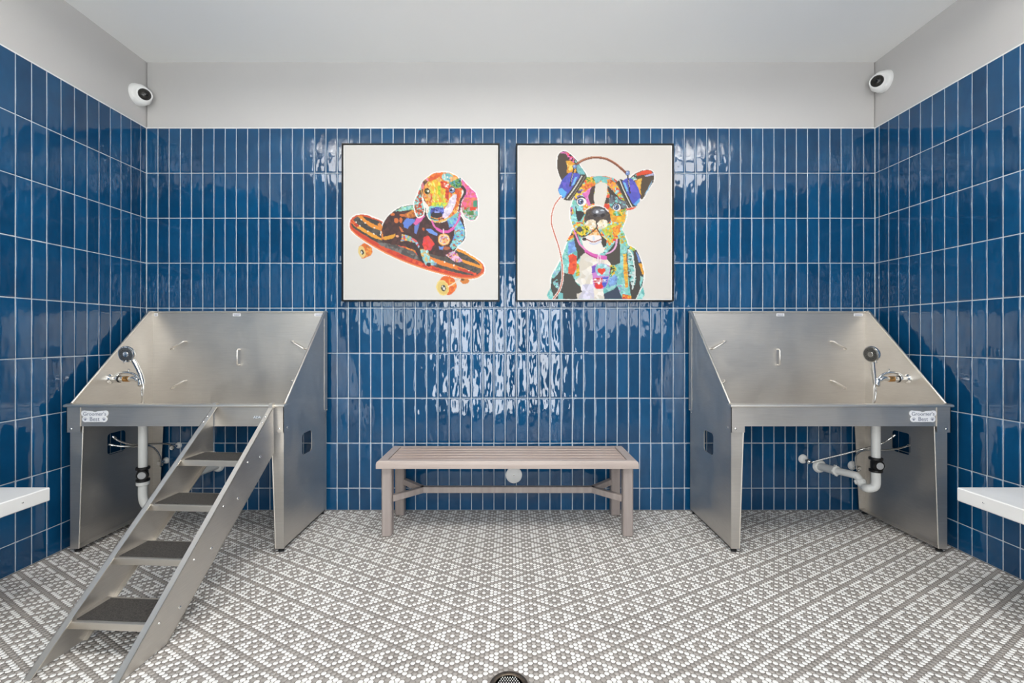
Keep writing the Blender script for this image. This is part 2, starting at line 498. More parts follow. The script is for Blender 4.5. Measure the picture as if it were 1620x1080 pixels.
for w, nm in ((True, 'white_penny_tile_field'), (False, 'grey_penny_tile_field')):
    P = np.array(rest_v[w]); n = len(P)
    R = np.array(ring10)
    prs = np.random.RandomState(5)
    V = np.zeros((n, 20, 3))
    V[:, :10, :2] = P[:, None, :] + R[None] * PR; V[:, :10, 2] = -0.0018
    V[:, 10:, :2] = P[:, None, :] + R[None] * PR * 0.88; V[:, 10:, 2] = prs.uniform(-0.0003, 0.0001, n)[:, None]
    base = (np.arange(n) * 20)[:, None]
    quads = np.array([(k, (k + 1) % 10, 10 + (k + 1) % 10, 10 + k) for k in range(10)])
    me = bpy.data.meshes.new(nm)
    nloop = n * 50
    me.vertices.add(n * 20); me.vertices.foreach_set('co', V.reshape(-1))
    me.loops.add(nloop); me.polygons.add(n * 11)
    li = np.concatenate([(base + quads.reshape(-1)[None]), base + np.arange(10, 20)[None]], axis=1)
    me.loops.foreach_set('vertex_index', li.reshape(-1))
    starts = (np.arange(n) * 50)[:, None] + np.array([4 * k for k in range(10)] + [40])[None]
    me.polygons.foreach_set('loop_start', starts.reshape(-1))
    me.update(calc_edges=True); me.validate()
    me.materials.append(M_PENNY_W if w else M_PENNY_G)
    o = link(nm, me, FLOOR); o['kind'] = 'stuff'

# floor drain
t = thing('floor_drain', 'round bronze floor drain set in the penny tile at the bottom edge', 'drain', (DRAIN[0], DRAIN[1], 0))
r = DRAIN[2]
MB().lathe([(r, -0.02), (r, 0.001), (r - 0.004, 0.003), (r - 0.016, 0.0026), (r - 0.018, 0.0012), (r - 0.018, -0.02)], 40, cap=False).build('rim', M_DRAIN, t, True)
MB().lathe([(r - 0.017, -0.0008), (0.001, -0.0008)], 32).build('strainer_plate', M_HOLE, t)
ri = r - 0.019; g = MB()
for k in range(-6, 7):
    for q in range(-6, 7):
        x, y = (q + 0.5 * (k % 2)) * 0.0088, k * 0.0076
        if math.hypot(x, y) < ri - 0.003: g.lathe([(0.0020, -0.0006), (0.0018, 0.0010)], 8, Matrix.Translation((x, y, 0)))
o = g.build('strainer_hole_light', M_PVC, t); o['kind'] = 'stuff'  # white discs stand for the light seen in the strainer holes
for k in range(2):
    a = 0.9 + k * math.pi
    MB().lathe([(0.004, 0.0), (0.004, 0.0032), (0.002, 0.004)], 10, Matrix.Translation(((r - 0.01) * math.cos(a), (r - 0.01) * math.sin(a), 0))).build('screw', M_DRAIN, t, True)

# ------------------------------------------------------------------ ceiling lights (outside the frame, seen in the glaze)
M_DIFF = bpy.data.materials.new('light_diffuser'); M_DIFF.use_nodes = True
_b = M_DIFF.node_tree.nodes['Principled BSDF']
_b.inputs['Emission Color'].default_value = (1, 0.98, 0.95, 1); _b.inputs['Emission Strength'].default_value = 1.0
for k, (x, nm) in enumerate(((-1.62, 'flat square light panel above the left bathing tub'), (-0.5, 'flat square light panel in front of the skateboard picture'),
                             (0.62, 'flat square light panel in front of the headphone picture'), (1.74, 'flat square light panel above the right bathing tub'))):
    t = thing('ceiling_light', nm, 'ceiling light', (x, -1.7, CEIL - 0.14), 'ceiling light panels')
    s_ = 0.38
    MB().ring_prism([(-s_, -s_), (s_, -s_), (s_, s_), (-s_, s_)], [(-s_ + .03, -s_ + .03), (s_ - .03, -s_ + .03), (s_ - .03, s_ - .03), (-s_ + .03, s_ - .03)], 'z', -0.025, 0).build('frame', M_WHITEPL, t)
    MB().box(-s_ + .03, s_ - .03, -s_ + .03, s_ - .03, -0.012, -0.006).build('diffuser', M_DIFF, t)
    l = area('panel_light', (0, 0, -0.016), (0, 0, 0), 0.68, 0.68, PANEL_POWER, (1.0, 0.975, 0.94)); l.parent = t
    l = area('added_fill_uplight', (0, 0, 0.012), (math.pi, 0, 0), 0.6, 0.6, UP_FILL_POWER, (1.0, 0.985, 0.96)); l.parent = t  # added fill light, brightens the ceiling and upper walls
    MB().box(-s_, s_, -s_, s_, -0.002, 0.004).build('back_plate', M_WHITEPL, t)
    for hx in (-0.3, 0.3): MB().tube([(hx, 0, 0.003), (hx, 0, 0.14)], 0.003, 6).build('added_hanger_rod', M_CHROME, t)  # added rods; panels are lowered only to make room for the fill lights

# ------------------------------------------------------------------ stainless dog tubs
def rounded(y0, y1, z0, z1, r, n=4):
    out = []
    for cy, cz, a0 in ((y1 - r, z1 - r, 0), (y0 + r, z1 - r, 90), (y0 + r, z0 + r, 180), (y1 - r, z0 + r, 270)):
        for k in range(n + 1):
            a = math.radians(a0 + 90 * k / n); out.append((cy + r * math.cos(a), cz + r * math.sin(a)))
    return out
def bridge(inner, y0, y1, z0, z1):
    """outer rectangle sampled towards the inner outline"""
    cy = sum(p[0] for p in inner) / len(inner); cz = sum(p[1] for p in inner) / len(inner)
    n = len(inner) // 4; out = []
    corners = [(y1, z1), (y0, z1), (y0, z0), (y1, z0)]
    for q in range(4):
        for k in range(n): out.append(corners[q])
    return out
def text_mesh(body, size, material, depth=0.0006, spacing=1.0):
    c = bpy.data.curves.new('lettering', 'FONT'); c.body = body; c.size = size; c.extrude = depth
    c.align_x = 'CENTER'; c.align_y = 'CENTER'; c.space_character = spacing; c.resolution_u = 3
    o = bpy.data.objects.new('lettering', c); col.objects.link(o)
    bpy.context.view_layer.update()
    me = bpy.data.meshes.new_from_object(o)
    bpy.data.objects.remove(o); bpy.data.curves.remove(c)
    me.materials.clear(); me.materials.append(material)
    return me
RX = Matrix.Rotation(math.pi / 2, 4, 'X')   # text lying in x,y -> facing -y
def screw(parent, p, d, r=0.006):
    MB().lathe([(r, -0.001), (r, 0.001), (r * 0.7, 0.003), (r * 0.2, 0.0038)], 10, axis_matrix(p, d)).build('screw', M_CHROME, parent, True)

YB, YF, ZT, ZR, ZA = -0.03, -0.615, 1.356, 0.815, 0.697
def make_tub(label, x0, x1, drain_side, ada):
    hw = (x1 - x0) / 2; xc = (x0 + x1) / 2
    t = thing('dog_bathing_tub', label, 'pet tub', (xc, 0, 0), 'stainless dog bathing tubs')
    th = 0.004
    # back panel with a folded top lip
    m = MB().box(-hw, hw, YB - th, YB, 0.69, ZT)
    m.build('back_panel', M_STEEL, t)
    MB().bevel_box(-hw - 0.002, hw + 0.002, YB - 0.014, YB + 0.004, ZT - 0.006, ZT + 0.004, 0.002).build('top_lip', M_STEEL2, t)
    # sides of the basin: sloping top edge, straight lower edge, step by the front corner
    prof = [(YB, 0.700), (YB, ZT), (YB - 0.035, ZT), (YF + 0.045, ZR + 0.030), (YF + 0.02, ZR), (YF, ZR), (YF, 0.700)]
    for s in (-1, 1):
        a, b = (s * hw, s * (hw - th))
        MB().prism(prof, 'x', a, b).build('side_panel', M_STEEL, t)
        slope = [(s * (hw - 0.003), YB - 0.002, ZT), (s * (hw - 0.003), YB - 0.035, ZT), (s * (hw - 0.003), YF + 0.045, ZR + 0.031), (s * (hw - 0.003), YF + 0.018, ZR + 0.004)]
        MB().tube(slope, 0.0065, 8).build('side_rim', M_STEEL2, t, True, 50)
        MB().box(s * hw, s * (hw + 0.0015), YB - 0.05, YB - 0.004, 0.700, ZT - 0.05).build('rear_seam_strip', M_STEEL, t)
        # lower leg panel with a rounded hand hole
        hole = rounded(-0.385, -0.255, 0.475, 0.605, 0.022)
        outer = bridge(hole, YF + 0.012, YB - 0.01, 0.022, 0.703)
        lp = s * (hw - 0.006)
        MB().ring_prism(outer, hole, 'x', lp, lp - s * th).build('leg_panel', M_STEEL, t)
        # front and back flanges of the leg panel
        xi0, xi1 = s * (hw - 0.073), s * (hw - 0.050)
        MB().prism([(s * (hw - 0.004), 0.022), (s * (hw - 0.004), 0.70), (xi0, 0.70), (xi1, 0.022)], 'y', YF + 0.008, YF + 0.012).build('front_leg', M_STEEL, t)
        MB().tube([(xi0, YF + 0.010, 0.695), (xi1, YF + 0.010, 0.024)], 0.004, 8).build('leg_edge', M_STEEL2, t, True, 60)
        MB().prism([(s * (hw - 0.006), 0.022), (s * (hw - 0.006), 0.70), (s * (hw - 0.085), 0.70), (s * (hw - 0.05), 0.022)], 'y', YB - 0.012, YB - 0.008).build('back_leg', M_STEEL, t)
        MB().box(s * (hw - 0.006), s * (hw - 0.05), YF + 0.02, YB - 0.02, 0.022, 0.026).build('bottom_flange', M_STEEL, t)
        for yy in (YF + 0.03, YB - 0.03):
            MB().lathe([(0.016, 0.0005), (0.016, 0.009), (0.008, 0.011), (0.008, 0.024)], 16, Matrix.Translation((s * (hw - 0.028), yy, 0))).build('levelling_foot', M_RUBBER, t, True)
        # corner bracket wrapping the front corner
        m = MB().box(s * (hw + 0.002), s * (hw - 0.072), YF - 0.006, YF - 0.002, 0.664, 0.802)
        m.box(s * (hw + 0.002), s * (hw - 0.001), YF - 0.006, YF + 0.06, 0.664, 0.812)
        m.build('corner_bracket', M_STEEL, t)
        screw(t, (s * (hw - 0.022), YF - 0.006, 0.683), (0, -1, 0))
        screw(t, (s * (hw + 0.002), YF + 0.035, 0.683), (s, 0, 0))
        screw(t, (s * (hw + 0.002), YB - 0.045, 0.683), (s, 0, 0))
    # front apron and rolled rim
    MB().box(-hw + 0.07, hw - 0.07, YF - 0.002, YF + 0.002, ZA, 0.803).build('front_apron', M_STEEL, t)
    MB().box(-hw + 0.05, hw - 0.05, YF, YF + 0.03, ZA, ZA + 0.004).build('apron_return', M_STEEL, t)
    rim = [(YF - 0.016, 0.803), (YF - 0.019, 0.808), (YF - 0.016, 0.816), (YF, 0.819), (YF + 0.018, 0.819), (YF + 0.018, 0.812), (YF - 0.006, 0.808)]
    MB().prism(rim, 'x', -hw - 0.010, hw + 0.010).build('front_rim', M_STEEL2, t, True, 50)
    # basin floor falling to the drain
    MB().add([(-hw + .004, YF, .703), (hw - .004, YF, .703), (hw - .004, YB, .699), (-hw + .004, YB, .699)], [(0, 1, 2, 3)]).build('basin_floor', M_STEEL, t)
    # tie loops on the back panel
    for px_, pz, ang in ((-0.5 * drain_side * 0 - 0.405, 1.13, 30), (0.405, 1.13, -30), (-0.405, 0.865, 30), (0.405, 0.865, -30), (0.0, 1.05, 90)):
        L2 = 0.052; c, s_ = math.cos(math.radians(ang)), math.sin(math.radians(ang))
        y = YB - th
        path = [(px_ - c * L2, y + 0.002, pz - s_ * L2), (px_ - c * L2, y - 0.022, pz - s_ * L2), (px_ - c * (L2 - .008), y - 0.03, pz - s_ * (L2 - .008)),
                (px_ + c * (L2 - .008), y - 0.03, pz + s_ * (L2 - .008)), (px_ + c * L2, y - 0.022, pz + s_ * L2), (px_ + c * L2, y + 0.002, pz + s_ * L2)]
        MB().tube(path, 0.0050, 8).build('tie_loop', M_LOOP, t, True, 60)
    # small stickers along the top of the back panel
    for px_, w in ((-0.02 if drain_side < 0 else 0.02, 0.026), (hw - 0.055 if drain_side < 0 else hw - 0.05, 0.03), (-hw + 0.025, 0.012)):
        st = MB().box(px_ - w, px_ + w, YB - th - 0.0008, YB - th, ZT - 0.030, ZT - 0.010).build('maker_sticker', M_BADGE, t)
        g = MB()
        for q in range(2): g.box(px_ - w * 0.8, px_ + w * 0.8, YB - th - 0.0011, YB - th - 0.0008, ZT - 0.026 + q * 0.007, ZT - 0.0225 + q * 0.007)
        g.build('sticker_print', M_BADGE_TXT, st)
    # bone shaped maker badge with its lettering
    bx = drain_side * (hw - 0.15) if drain_side < 0 else hw - 0.148
    bz = 0.752; yb = YF - 0.0025
    out = []
    W, Hh = 0.074, 0.030
    def lobe(cx, cz, r, a0, a1, n=6):
        for k in range(n + 1):
            a = math.radians(a0 + (a1 - a0) * k / n); out.append((bx + cx + r * math.cos(a), bz + cz + r * math.sin(a)))
    lobe(-W + .016, 0.016, 0.0165, 240, 60); lobe(0, 0.045, 0.022, 230, 310, 4); lobe(W - .016, 0.016, 0.0165, 120, -60)
    lobe(W - .022, -0.016, 0.0165, 60, -120); out += [(bx + 0.025, bz - 0.031), (bx - 0.025, bz - 0.031)]; lobe(-W + .022, -0.016, 0.0165, -60, -240)
    bd = MB().prism(out, 'y', yb - 0.0018, yb).build('maker_badge', M_BADGE, t)
    for body, size, dz, sp in (("Groomer's", 0.0285, 0.0125, 0.98), ('Best', 0.031, -0.0155, 1.05)):
        o = link('badge_lettering', text_mesh(body, size, M_BADGE_TXT), bd)
        o.matrix_local = Matrix.Translation((bx, yb - 0.0022, bz + dz)) @ RX
    for s in (-1, 1):
        g = MB(); cx, cz = bx + s * 0.051, bz - 0.018
        g.lathe([(0.0055, 0), (0.0055, 0.0009)], 10, axis_matrix((cx, yb - 0.0018, cz), (0, -1, 0)))
        for k in range(4):
            a = math.radians(25 + 43 * k)
            g.lathe([(0.0022, 0), (0.0022, 0.0009)], 8, axis_matrix((cx + 0.0095 * math.cos(a), yb - 0.0018, cz + 0.0095 * math.sin(a)), (0, -1, 0)))
        g.build('paw_print', M_BADGE_TXT, bd)
    if ada:
        sx = 0.447
        p = MB().prism([(sx - .019, .740), (sx + .019, .740), (sx + .019, .752), (sx - .019, .752)], 'y', yb - .0002, yb - 0.0008).build('access_sticker', mat('sticker_slate', rgb(112, 124, 136), 0.5), t)
        o = link('sticker_lettering', text_mesh('ADA', 0.020, M_BADGE), p); o.matrix_local = Matrix.Translation((sx, yb - 0.0014, 0.746)) @ RX
    return t
TL = (-2.425, -1.243); TRT = (1.207, 2.402)
make_tub('stainless steel dog bathing tub on the left, with steps leading up to it', TL[0], TL[1], -1, True)
make_tub('stainless steel dog bathing tub on the right, open below with no steps', TRT[0], TRT[1], 1, False)

# ------------------------------------------------------------------ taps and hand showers
def make_tap(side):
    """side -1: on the left panel of the left tub; +1: on the right panel of the right tub"""
    word = 'left' if side < 0 else 'right'
    xw = TL[0] + 0.004 if side < 0 else TRT[1] - 0.004
    y0, z0 = -0.36, 0.932
    t = thing('tub_tap', f'chrome tap with a brass ring on the side panel of the {word} tub', 'tap', (xw, y0, z0), 'chrome tub taps')
    X = lambda d: -side * d                 # distance from the panel into the tub
    M = axis_matrix((0, 0, 0), (-side, 0, 0))
    MB().lathe([(0.030, 0), (0.030, 0.004), (0.022, 0.012), (0.018, 0.014)], 24, M).build('wall_flange', M_CHROME, t, True)
    MB().lathe([(0.019, 0.012), (0.021, 0.02), (0.021, 0.055), (0.019, 0.058)], 24, M).build('valve_body', M_CHROME, t, True)
    MB().lathe([(0.0215, 0.055), (0.0215, 0.060)], 24, M).build('seal_ring', M_RUBBER, t, True)
    MB().lathe([(0.018, 0.058), (0.018, 0.085)], 24, M).build('collar', M_CHROME, t, True)
    MB().lathe([(0.0165, 0.085), (0.0175, 0.09), (0.0175, 0.112), (0.0165, 0.117)], 24, M).build('brass_ring', M_BRASS, t, True)
    MB().tube(curve([(X(0.115), 0, 0), (X(0.15), -0.004, 0.004), (X(0.175), -0.008, -0.008), (X(0.195), -0.012, -0.016)]), [0.015] * 12 + [0.013] * 7, 14).build('outlet_arm', M_CHROME, t, True, 60)
    MB().tube(curve([(X(0.03), 0, 0.018), (X(0.06), 0.0, 0.036), (X(0.11), -0.004, 0.038), (X(0.155), -0.006, 0.026), (X(0.185), -0.010, 0.0)]), 0.0085, 12).build('bridge_arm', M_CHROME, t, True, 60)
    MB().tube([(X(0.115), -0.004, 0.036), (X(0.115), -0.004, 0.052), (X(0.115), -0.004, 0.062)], [0.005, 0.004, 0.006], 10).build('diverter_knob', M_CHROME, t, True, 60)
    MB().lathe([(0.017, -0.030), (0.019, -0.022), (0.019, 0.012), (0.015, 0.018)], 20, Matrix.Translation((X(0.198), -0.014, -0.012))).build('shower_cradle', M_CHROME, t, True)
    # hand shower resting in the cradle
    xb = xw + X(0.215)
    s = thing('hand_shower', f'chrome hand shower standing in the cradle of the {word} tub tap', 'shower head', (xb, y0 - 0.02, z0 - 0.03), 'chrome hand showers')
    lean = -0.069 if side < 0 else -0.040
    headp = Vector((lean, -0.030, 0.182))
    path = curve([(0, 0, 0), (lean * 0.16, -0.001, 0.05), (lean * 0.40, -0.006, 0.10), (lean * 0.66, -0.014, 0.145), tuple(headp + Vector((0.010, 0.012, -0.012)))])
    MB().tube(path, [0.0105 + 0.0035 * math.sin(math.pi * k / (len(path) - 1)) for k in range(len(path))], 14).build('grip', M_CHROME, s, True, 60)
    d = Vector((0.02, -0.97, -0.12)) if side < 0 else Vector((-0.95, -0.22, -0.12))
    Mh = axis_matrix(headp, d)
    MB().lathe([(0.013, -0.036), (0.034, -0.024), (0.047, -0.004), (0.049, 0.006), (0.046, 0.011)], 28, Mh).build('spray_head', M_CHROME, s, True, 50)
    f = MB().lathe([(0.042, 0.011), (0.040, 0.0125), (0.018, 0.0128)], 28, Mh).build('spray_face', mat('spray_face_grey', rgb(120, 120, 118), 0.25, 0.8), s, True)
    MB().lathe([(0.016, 0.0128), (0.015, 0.0142), (0.006, 0.0142)], 20, Mh).build('spray_centre', M_CHROME, f, True)
    g = MB()
    for k in range(12):
        a = 2 * math.pi * k / 12
        g.lathe([(0.0022, 0.012), (0.0018, 0.0146)], 6, Mh @ Matrix.Translation((0.027 * math.cos(a), 0.027 * math.sin(a), 0)))
    o = g.build('spray_nozzles', M_RUBBER, f); o['kind'] = 'stuff'
    MB().tube([headp + Vector((0.004, -0.014, -0.038)), headp + Vector((0.004, -0.03, -0.052))], 0.005, 8).build('spray_lever', M_CHROME, s, True, 60)
    hose = curve([(0, 0, 0.0), (0.004 * side * -1, 0, -0.03), (-0.004, 0.002, -0.09), (-0.012, 0.01, -0.15), (-0.016, 0.04, -0.198)])
    MB().tube(hose, 0.0050, 10).build('hose', M_LOOP, s, True, 60)
    hose = curve([(X(-0.012), 0.008, -0.02), (X(-0.014), 0.008, -0.06), (X(-0.004), 0.01, -0.12), (X(0.01), 0.03, -0.198)])
    MB().tube(hose, 0.0046, 10).build('hose', M_CHROME, s, True, 60)
make_tap(-1); make_tap(1)

# ------------------------------------------------------------------ plumbing under the tubs
def fitting(t, p, up):
    """black unit with a pale round dial under the drain pipe; p is its top centre"""
    x, y, z = p
    MB().lathe([(0.033, -0.016), (0.036, -0.013), (0.036, -0.002), (0.033, 0.0)], 20, Matrix.Translation(p)).build('slip_nut', M_BLACKPL, t, True)
    b = MB().lathe([(0.024, -0.075), (0.027, -0.06), (0.027, -0.03), (0.024, -0.014)], 18, Matrix.Translation(p)).build('valve_housing', M_BLACKPL, t, True)
    MB().lathe([(0.031, 0), (0.033, 0.010), (0.029, 0.018)], 24, axis_matrix((x + up * 0.012, y - 0.014, z - 0.045), (up * 0.35, -1, 0))).build('dial_ring', M_BLACKPL, b, True)
    MB().lathe([(0.022, 0.017), (0.020, 0.021), (0.010, 0.0215)], 24, axis_matrix((x + up * 0.012, y - 0.014, z - 0.045), (up * 0.35, -1, 0))).build('dial', M_GREYPL, b, True)
    MB().lathe([(0.032, -0.088), (0.035, -0.085), (0.035, -0.074), (0.03, -0.071)], 20, Matrix.Translation(p)).build('slip_nut', M_BLACKPL, t, True)

# right tub
pR = at(1385.5, 700, 2.72)
t = thing('drain_pipe', 'white PVC drain pipe with a P-trap under the right tub', 'pipe', (pR.x, pR.y, 0.20), 'PVC tub drains')
zt = 0.70 - 0.20
ztop = H + (VPY - 723) * 2.72 / F - 0.20
MB().lathe([(0.024, zt - 0.012), (0.027, zt - 0.006), (0.027, zt)], 18).build('drain_flange', M_CHROME, t, True)
MB().tube([(0, 0, zt - 0.006), (0, 0, ztop)], 0.0235, 18).build('tailpiece', M_PVC, t, True, 60)
fitting(t, (0, 0, ztop), 0.0)
zb = ztop - 0.086
e1 = at(1297, 737.5, 3.072) - Vector((pR.x, pR.y, 0.20)); nut = at(1322, 744, 2.93) - Vector((pR.x, pR.y, 0.20))
c1 = at(1348, 750, 2.84) - Vector((pR.x, pR.y, 0.20)); c2 = at(1361, 762, 2.80) - Vector((pR.x, pR.y, 0.20)); c3 = at(1367, 770, 2.77) - Vector((pR.x, pR.y, 0.20))
trap = curve([(0, 0, zb), (0, 0, zb - 0.070), (-0.010, 0.004, zb - 0.097), (-0.036, 0.018, zb - 0.108), tuple(c3), tuple(c2)])
MB().tube(trap, 0.0245, 16).build('trap_bend', M_PVC, t, True, 60)
MB().tube(curve([tuple(c2), tuple((c1 + c2) / 2 + Vector((0.004, 0, 0.012))), tuple(c1), tuple(nut)]), 0.0225, 16).build('trap_arm', M_PVC, t, True, 60)
MB().tube([nut, e1 + Vector((0, -0.005, 0))], 0.026, 18).build('outlet_sleeve', M_PVC, t, True, 60)
def nut_at(p, d, name='slip_nut', r=0.031):
    m = MB().lathe([(r - .003, -0.012), (r, -0.009), (r, 0.009), (r - .003, 0.012)], 12, axis_matrix(p, d))
    for k in range(4):
        a = k * math.pi / 2
        m.box(-0.003, 0.003, r - 0.002, r + 0.005, -0.009, 0.009, axis_matrix(p, d) @ Matrix.Rotation(a, 4, 'Z'))
    m.build(name, M_PVC, t)
nut_at(nut, nut - e1); nut_at(c2, c3 - c2 + Vector((0, 0, -0.03)))
MB().lathe([(0.045, 0), (0.045, 0.004), (0.036, 0.014), (0.027, 0.016)], 28, axis_matrix((e1.x, 0.0 - pR.y, e1.z), (0, -1, 0))).build('wall_flange', M_PVC, t, True)

# left tub
pL = at(226, 700, 2.72)
t = thing('drain_pipe', 'white PVC drain pipe with a black fitting under the left tub, behind the steps', 'pipe', (pL.x, pL.y, 0.25), 'PVC tub drains')
zt = 0.70 - 0.25; ztop = H + (VPY - 738) * 2.72 / F - 0.25
MB().lathe([(0.024, zt - 0.012), (0.027, zt - 0.006), (0.027, zt)], 18).build('drain_flange', M_CHROME, t, True)
MB().tube([(0, 0, zt - 0.006), (0, 0, ztop)], 0.0235, 18).build('tailpiece', M_PVC, t, True, 60)
fitting(t, (0, 0, ztop), 1.0)
zb = ztop - 0.088
MB().lathe([(0.031, -0.022), (0.034, -0.018), (0.034, -0.002), (0.031, 0.0)], 16, Matrix.Translation((0, 0, zb))).build('slip_nut', M_PVC, t, True)
tb = curve([(0, 0, zb - 0.01), (0.001, 0, zb - 0.10), (0.02, 0.006, zb - 0.15), (0.06, 0.03, zb - 0.165), (0.10, 0.06, zb - 0.13), (0.13, 0.09, zb - 0.06), (0.17, 0.15, zb - 0.02), (0.22, -pL.y - 0.003, zb - 0.005)])
MB().tube(tb, 0.0235, 16).build('trap_bend', M_PVC, t, True, 60)
MB().lathe([(0.045, 0), (0.045, 0.004), (0.036, 0.014), (0.027, 0.016)], 28, axis_matrix((0.22, 0.0 - pL.y, zb - 0.005), (0, -1, 0))).build('wall_flange', M_PVC, t, True)

# shut-off valves with flexible supply hoses
def valve(label, px_, py_, turn, r=0.031):
    p = at(px_, py_, D)
    t = thing('shutoff_valve', label, 'valve', (p.x, 0, p.z), 'shut-off valves under the tubs')
    MB().lathe([(r, 0), (r, 0.003), (r * 0.77, 0.011), (0.012, 0.013)], 24, axis_matrix((0, 0, 0), (0, -1, 0))).build('wall_flange', M_WHITEPL, t, True)
    MB().tube([(0, -0.01, 0), (0, -0.045, 0)], 0.008, 12).build('stub', M_CHROME, t, True, 60)
    MB().lathe([(0.009, -0.014), (0.012, -0.01), (0.012, 0.01), (0.009, 0.014)], 12, axis_matrix((0.004 * turn, -0.05, 0), (turn, 0, 0.2))).build('valve_body', M_CHROME, t, True)
    MB().lathe([(0.013, 0), (0.015, 0.003), (0.013, 0.007)], 12, axis_matrix((0, -0.06, -0.004), (0, -1, 0))).build('knob', M_CHROME, t, True)
    return p
def hose(label, pts, thick=0.0058):
    P = [Vector(q) for q in pts]; o = P[0]
    t = thing('supply_hose', label, 'hose', o, 'braided supply hoses')
    path = curve([tuple(q - o) for q in P], 8)
    MB().tube(path, thick, 10).build('braided_tube', M_CHROME, t, True, 60)
    for i, j in ((0, 1), (-1, -2)):
        d = (path[j] - path[i]).normalized()
        MB().lathe([(0.008, 0), (0.0085, 0.004), (0.0085, 0.02), (0.006, 0.026)], 12, axis_matrix(path[i], d)).build('crimp_fitting', M_CHROME, t, True)
v1 = valve('white wall flange with a chrome valve left of the right tub drain', 1270, 725.5, 1)
v2 = valve('white wall flange with a chrome valve half hidden behind the right drain trap arm', 1348, 736, 1)
hose('long braided hose slanting up from the wall to the right tub side hole', [v1 + Vector((0.012, -0.05, -0.004)), at(1284, 731, 3.0), at(1300, 726.5, 2.98), at(1350, 714, 2.93), at(1390, 703, 2.87), at(1405, 695.5, 2.84), at(1416.5, 687.5, 2.822)])
hose('short braided hose looping behind the right tub drain pipe into the side hole', [v2 + Vector((0.012, -0.052, -0.012)), at(1356, 744, 3.0), at(1353.5, 722, 2.98), at(1366, 712.5, 2.92), at(1393, 712, 2.84), at(1420, 709.5, 2.76), at(1443, 703, 2.695)])
v3 = valve('white wall flange with a chrome valve between the left tub drain and the steps', 263, 728, -1, 0.022)
v4 = valve('white wall flange half hidden by the upper end of the steps under the left tub', 283, 704, -1, 0.022)
hose('upper braided hose from the left tub side hole to the wall behind the steps', [at(178, 690, 2.728), at(190, 698, 2.75), at(213, 703, 2.80), at(240, 702, 2.88), at(264, 702, 2.95), at(276, 706, 3.0), v4 + Vector((-0.01, -0.052, -0.01))])
hose('lower braided hose bending down to the valve behind the left tub drain', [at(172, 703, 2.716), at(190, 705.5, 2.74), at(213, 706, 2.79), at(236, 705, 2.87), at(248, 713, 2.93), at(254, 727, 2.97), at(254, 737, 2.99), at(258, 734, 3.01), v3 + Vector((-0.006, -0.05, -0.012))])

# ------------------------------------------------------------------ steps up to the left tub
ST = thing('pet_steps', 'slanted stainless steel steps with black grip treads leaning on the left tub', 'steps', (-1.508, -1.54, 0), rotz=-0.058)
# local: +y towards the tub, front foot at y = 0
run, rise = 0.905, 0.80
sw = 0.172
prof = [(0.0, 0.004), (run, rise + 0.004), (run + 0.004, 0.555), (0.205, 0.004)]
sl = Vector((0, run, rise)).normalized()
for s in (-1, 1):
    st = MB().prism(prof, 'x', s * sw, s * (sw - 0.003)).build('stringer', M_STEEL, ST)
    fl = 0.026
    m = MB().prism([(0.0, 0.004), (run, rise + 0.004), (run + 0.003, rise + 0.001), (0.003, 0.001)], 'x', s * sw, s * (sw - fl)); m.build('front_flange', M_STEEL2, st)
    MB().prism([(0.205, 0.004), (run + 0.004, 0.555), (run + 0.002, 0.559), (0.201, 0.006)], 'x', s * sw, s * (sw - 0.02)).build('rear_flange', M_STEEL2, st)
    # hook plate over the tub rim
    MB().box(s * (sw - 0.004), s * (sw - 0.024), run - 0.004, run + 0.022, rise - 0.0, rise + 0.026).build('rim_hook', M_STEEL2, st)
    for k in range(2):
        d = run - 0.05 - k * 0.028
        screw(st, (s * (sw - 0.012), d - 0.003, d * rise / run + 0.008), (0, -0.66, 0.75), 0.005)
for k, zz in enumerate((0.118, 0.272, 0.427, 0.580)):
    y0 = zz * run / rise + 0.004
    dep = 0.165
    tr = MB().box(-sw + 0.003, sw - 0.003, y0, y0 + dep, zz - 0.003, zz).build('tread', M_STEEL, ST)
    MB().bevel_box(-sw + 0.004, sw - 0.004, y0 - 0.001, y0 + 0.004, zz - 0.026, zz + 0.0005, 0.001).build('tread_nosing', M_STEEL2, tr)
    MB().bevel_box(-sw + 0.03, sw - 0.005, y0 + 0.014, y0 + dep - 0.012, zz, zz + 0.003, 0.001).build('grip_mat', M_GRIP, tr)
    for s in (-1, 1):
        for dy, dz in ((0.03, -0.012), (0.13, -0.012)):
            screw(tr, (s * sw, y0 + dy, zz + dz), (s, 0, 0), 0.0065 if dy > 0.1 else 0.005)

# ------------------------------------------------------------------ bench
BX0, BX1, BY0, BY1, BZ = -0.792, 0.752, -0.437, -0.062, 0.457
B = thing('bench', 'taupe slatted bench with square legs standing under the two dog pictures', 'bench', ((BX0 + BX1) / 2, (BY0 + BY1) / 2, 0))
hl, hd = (BX1 - BX0) / 2, (BY1 - BY0) / 2
ew = 0.062
def rail(p):
    return p
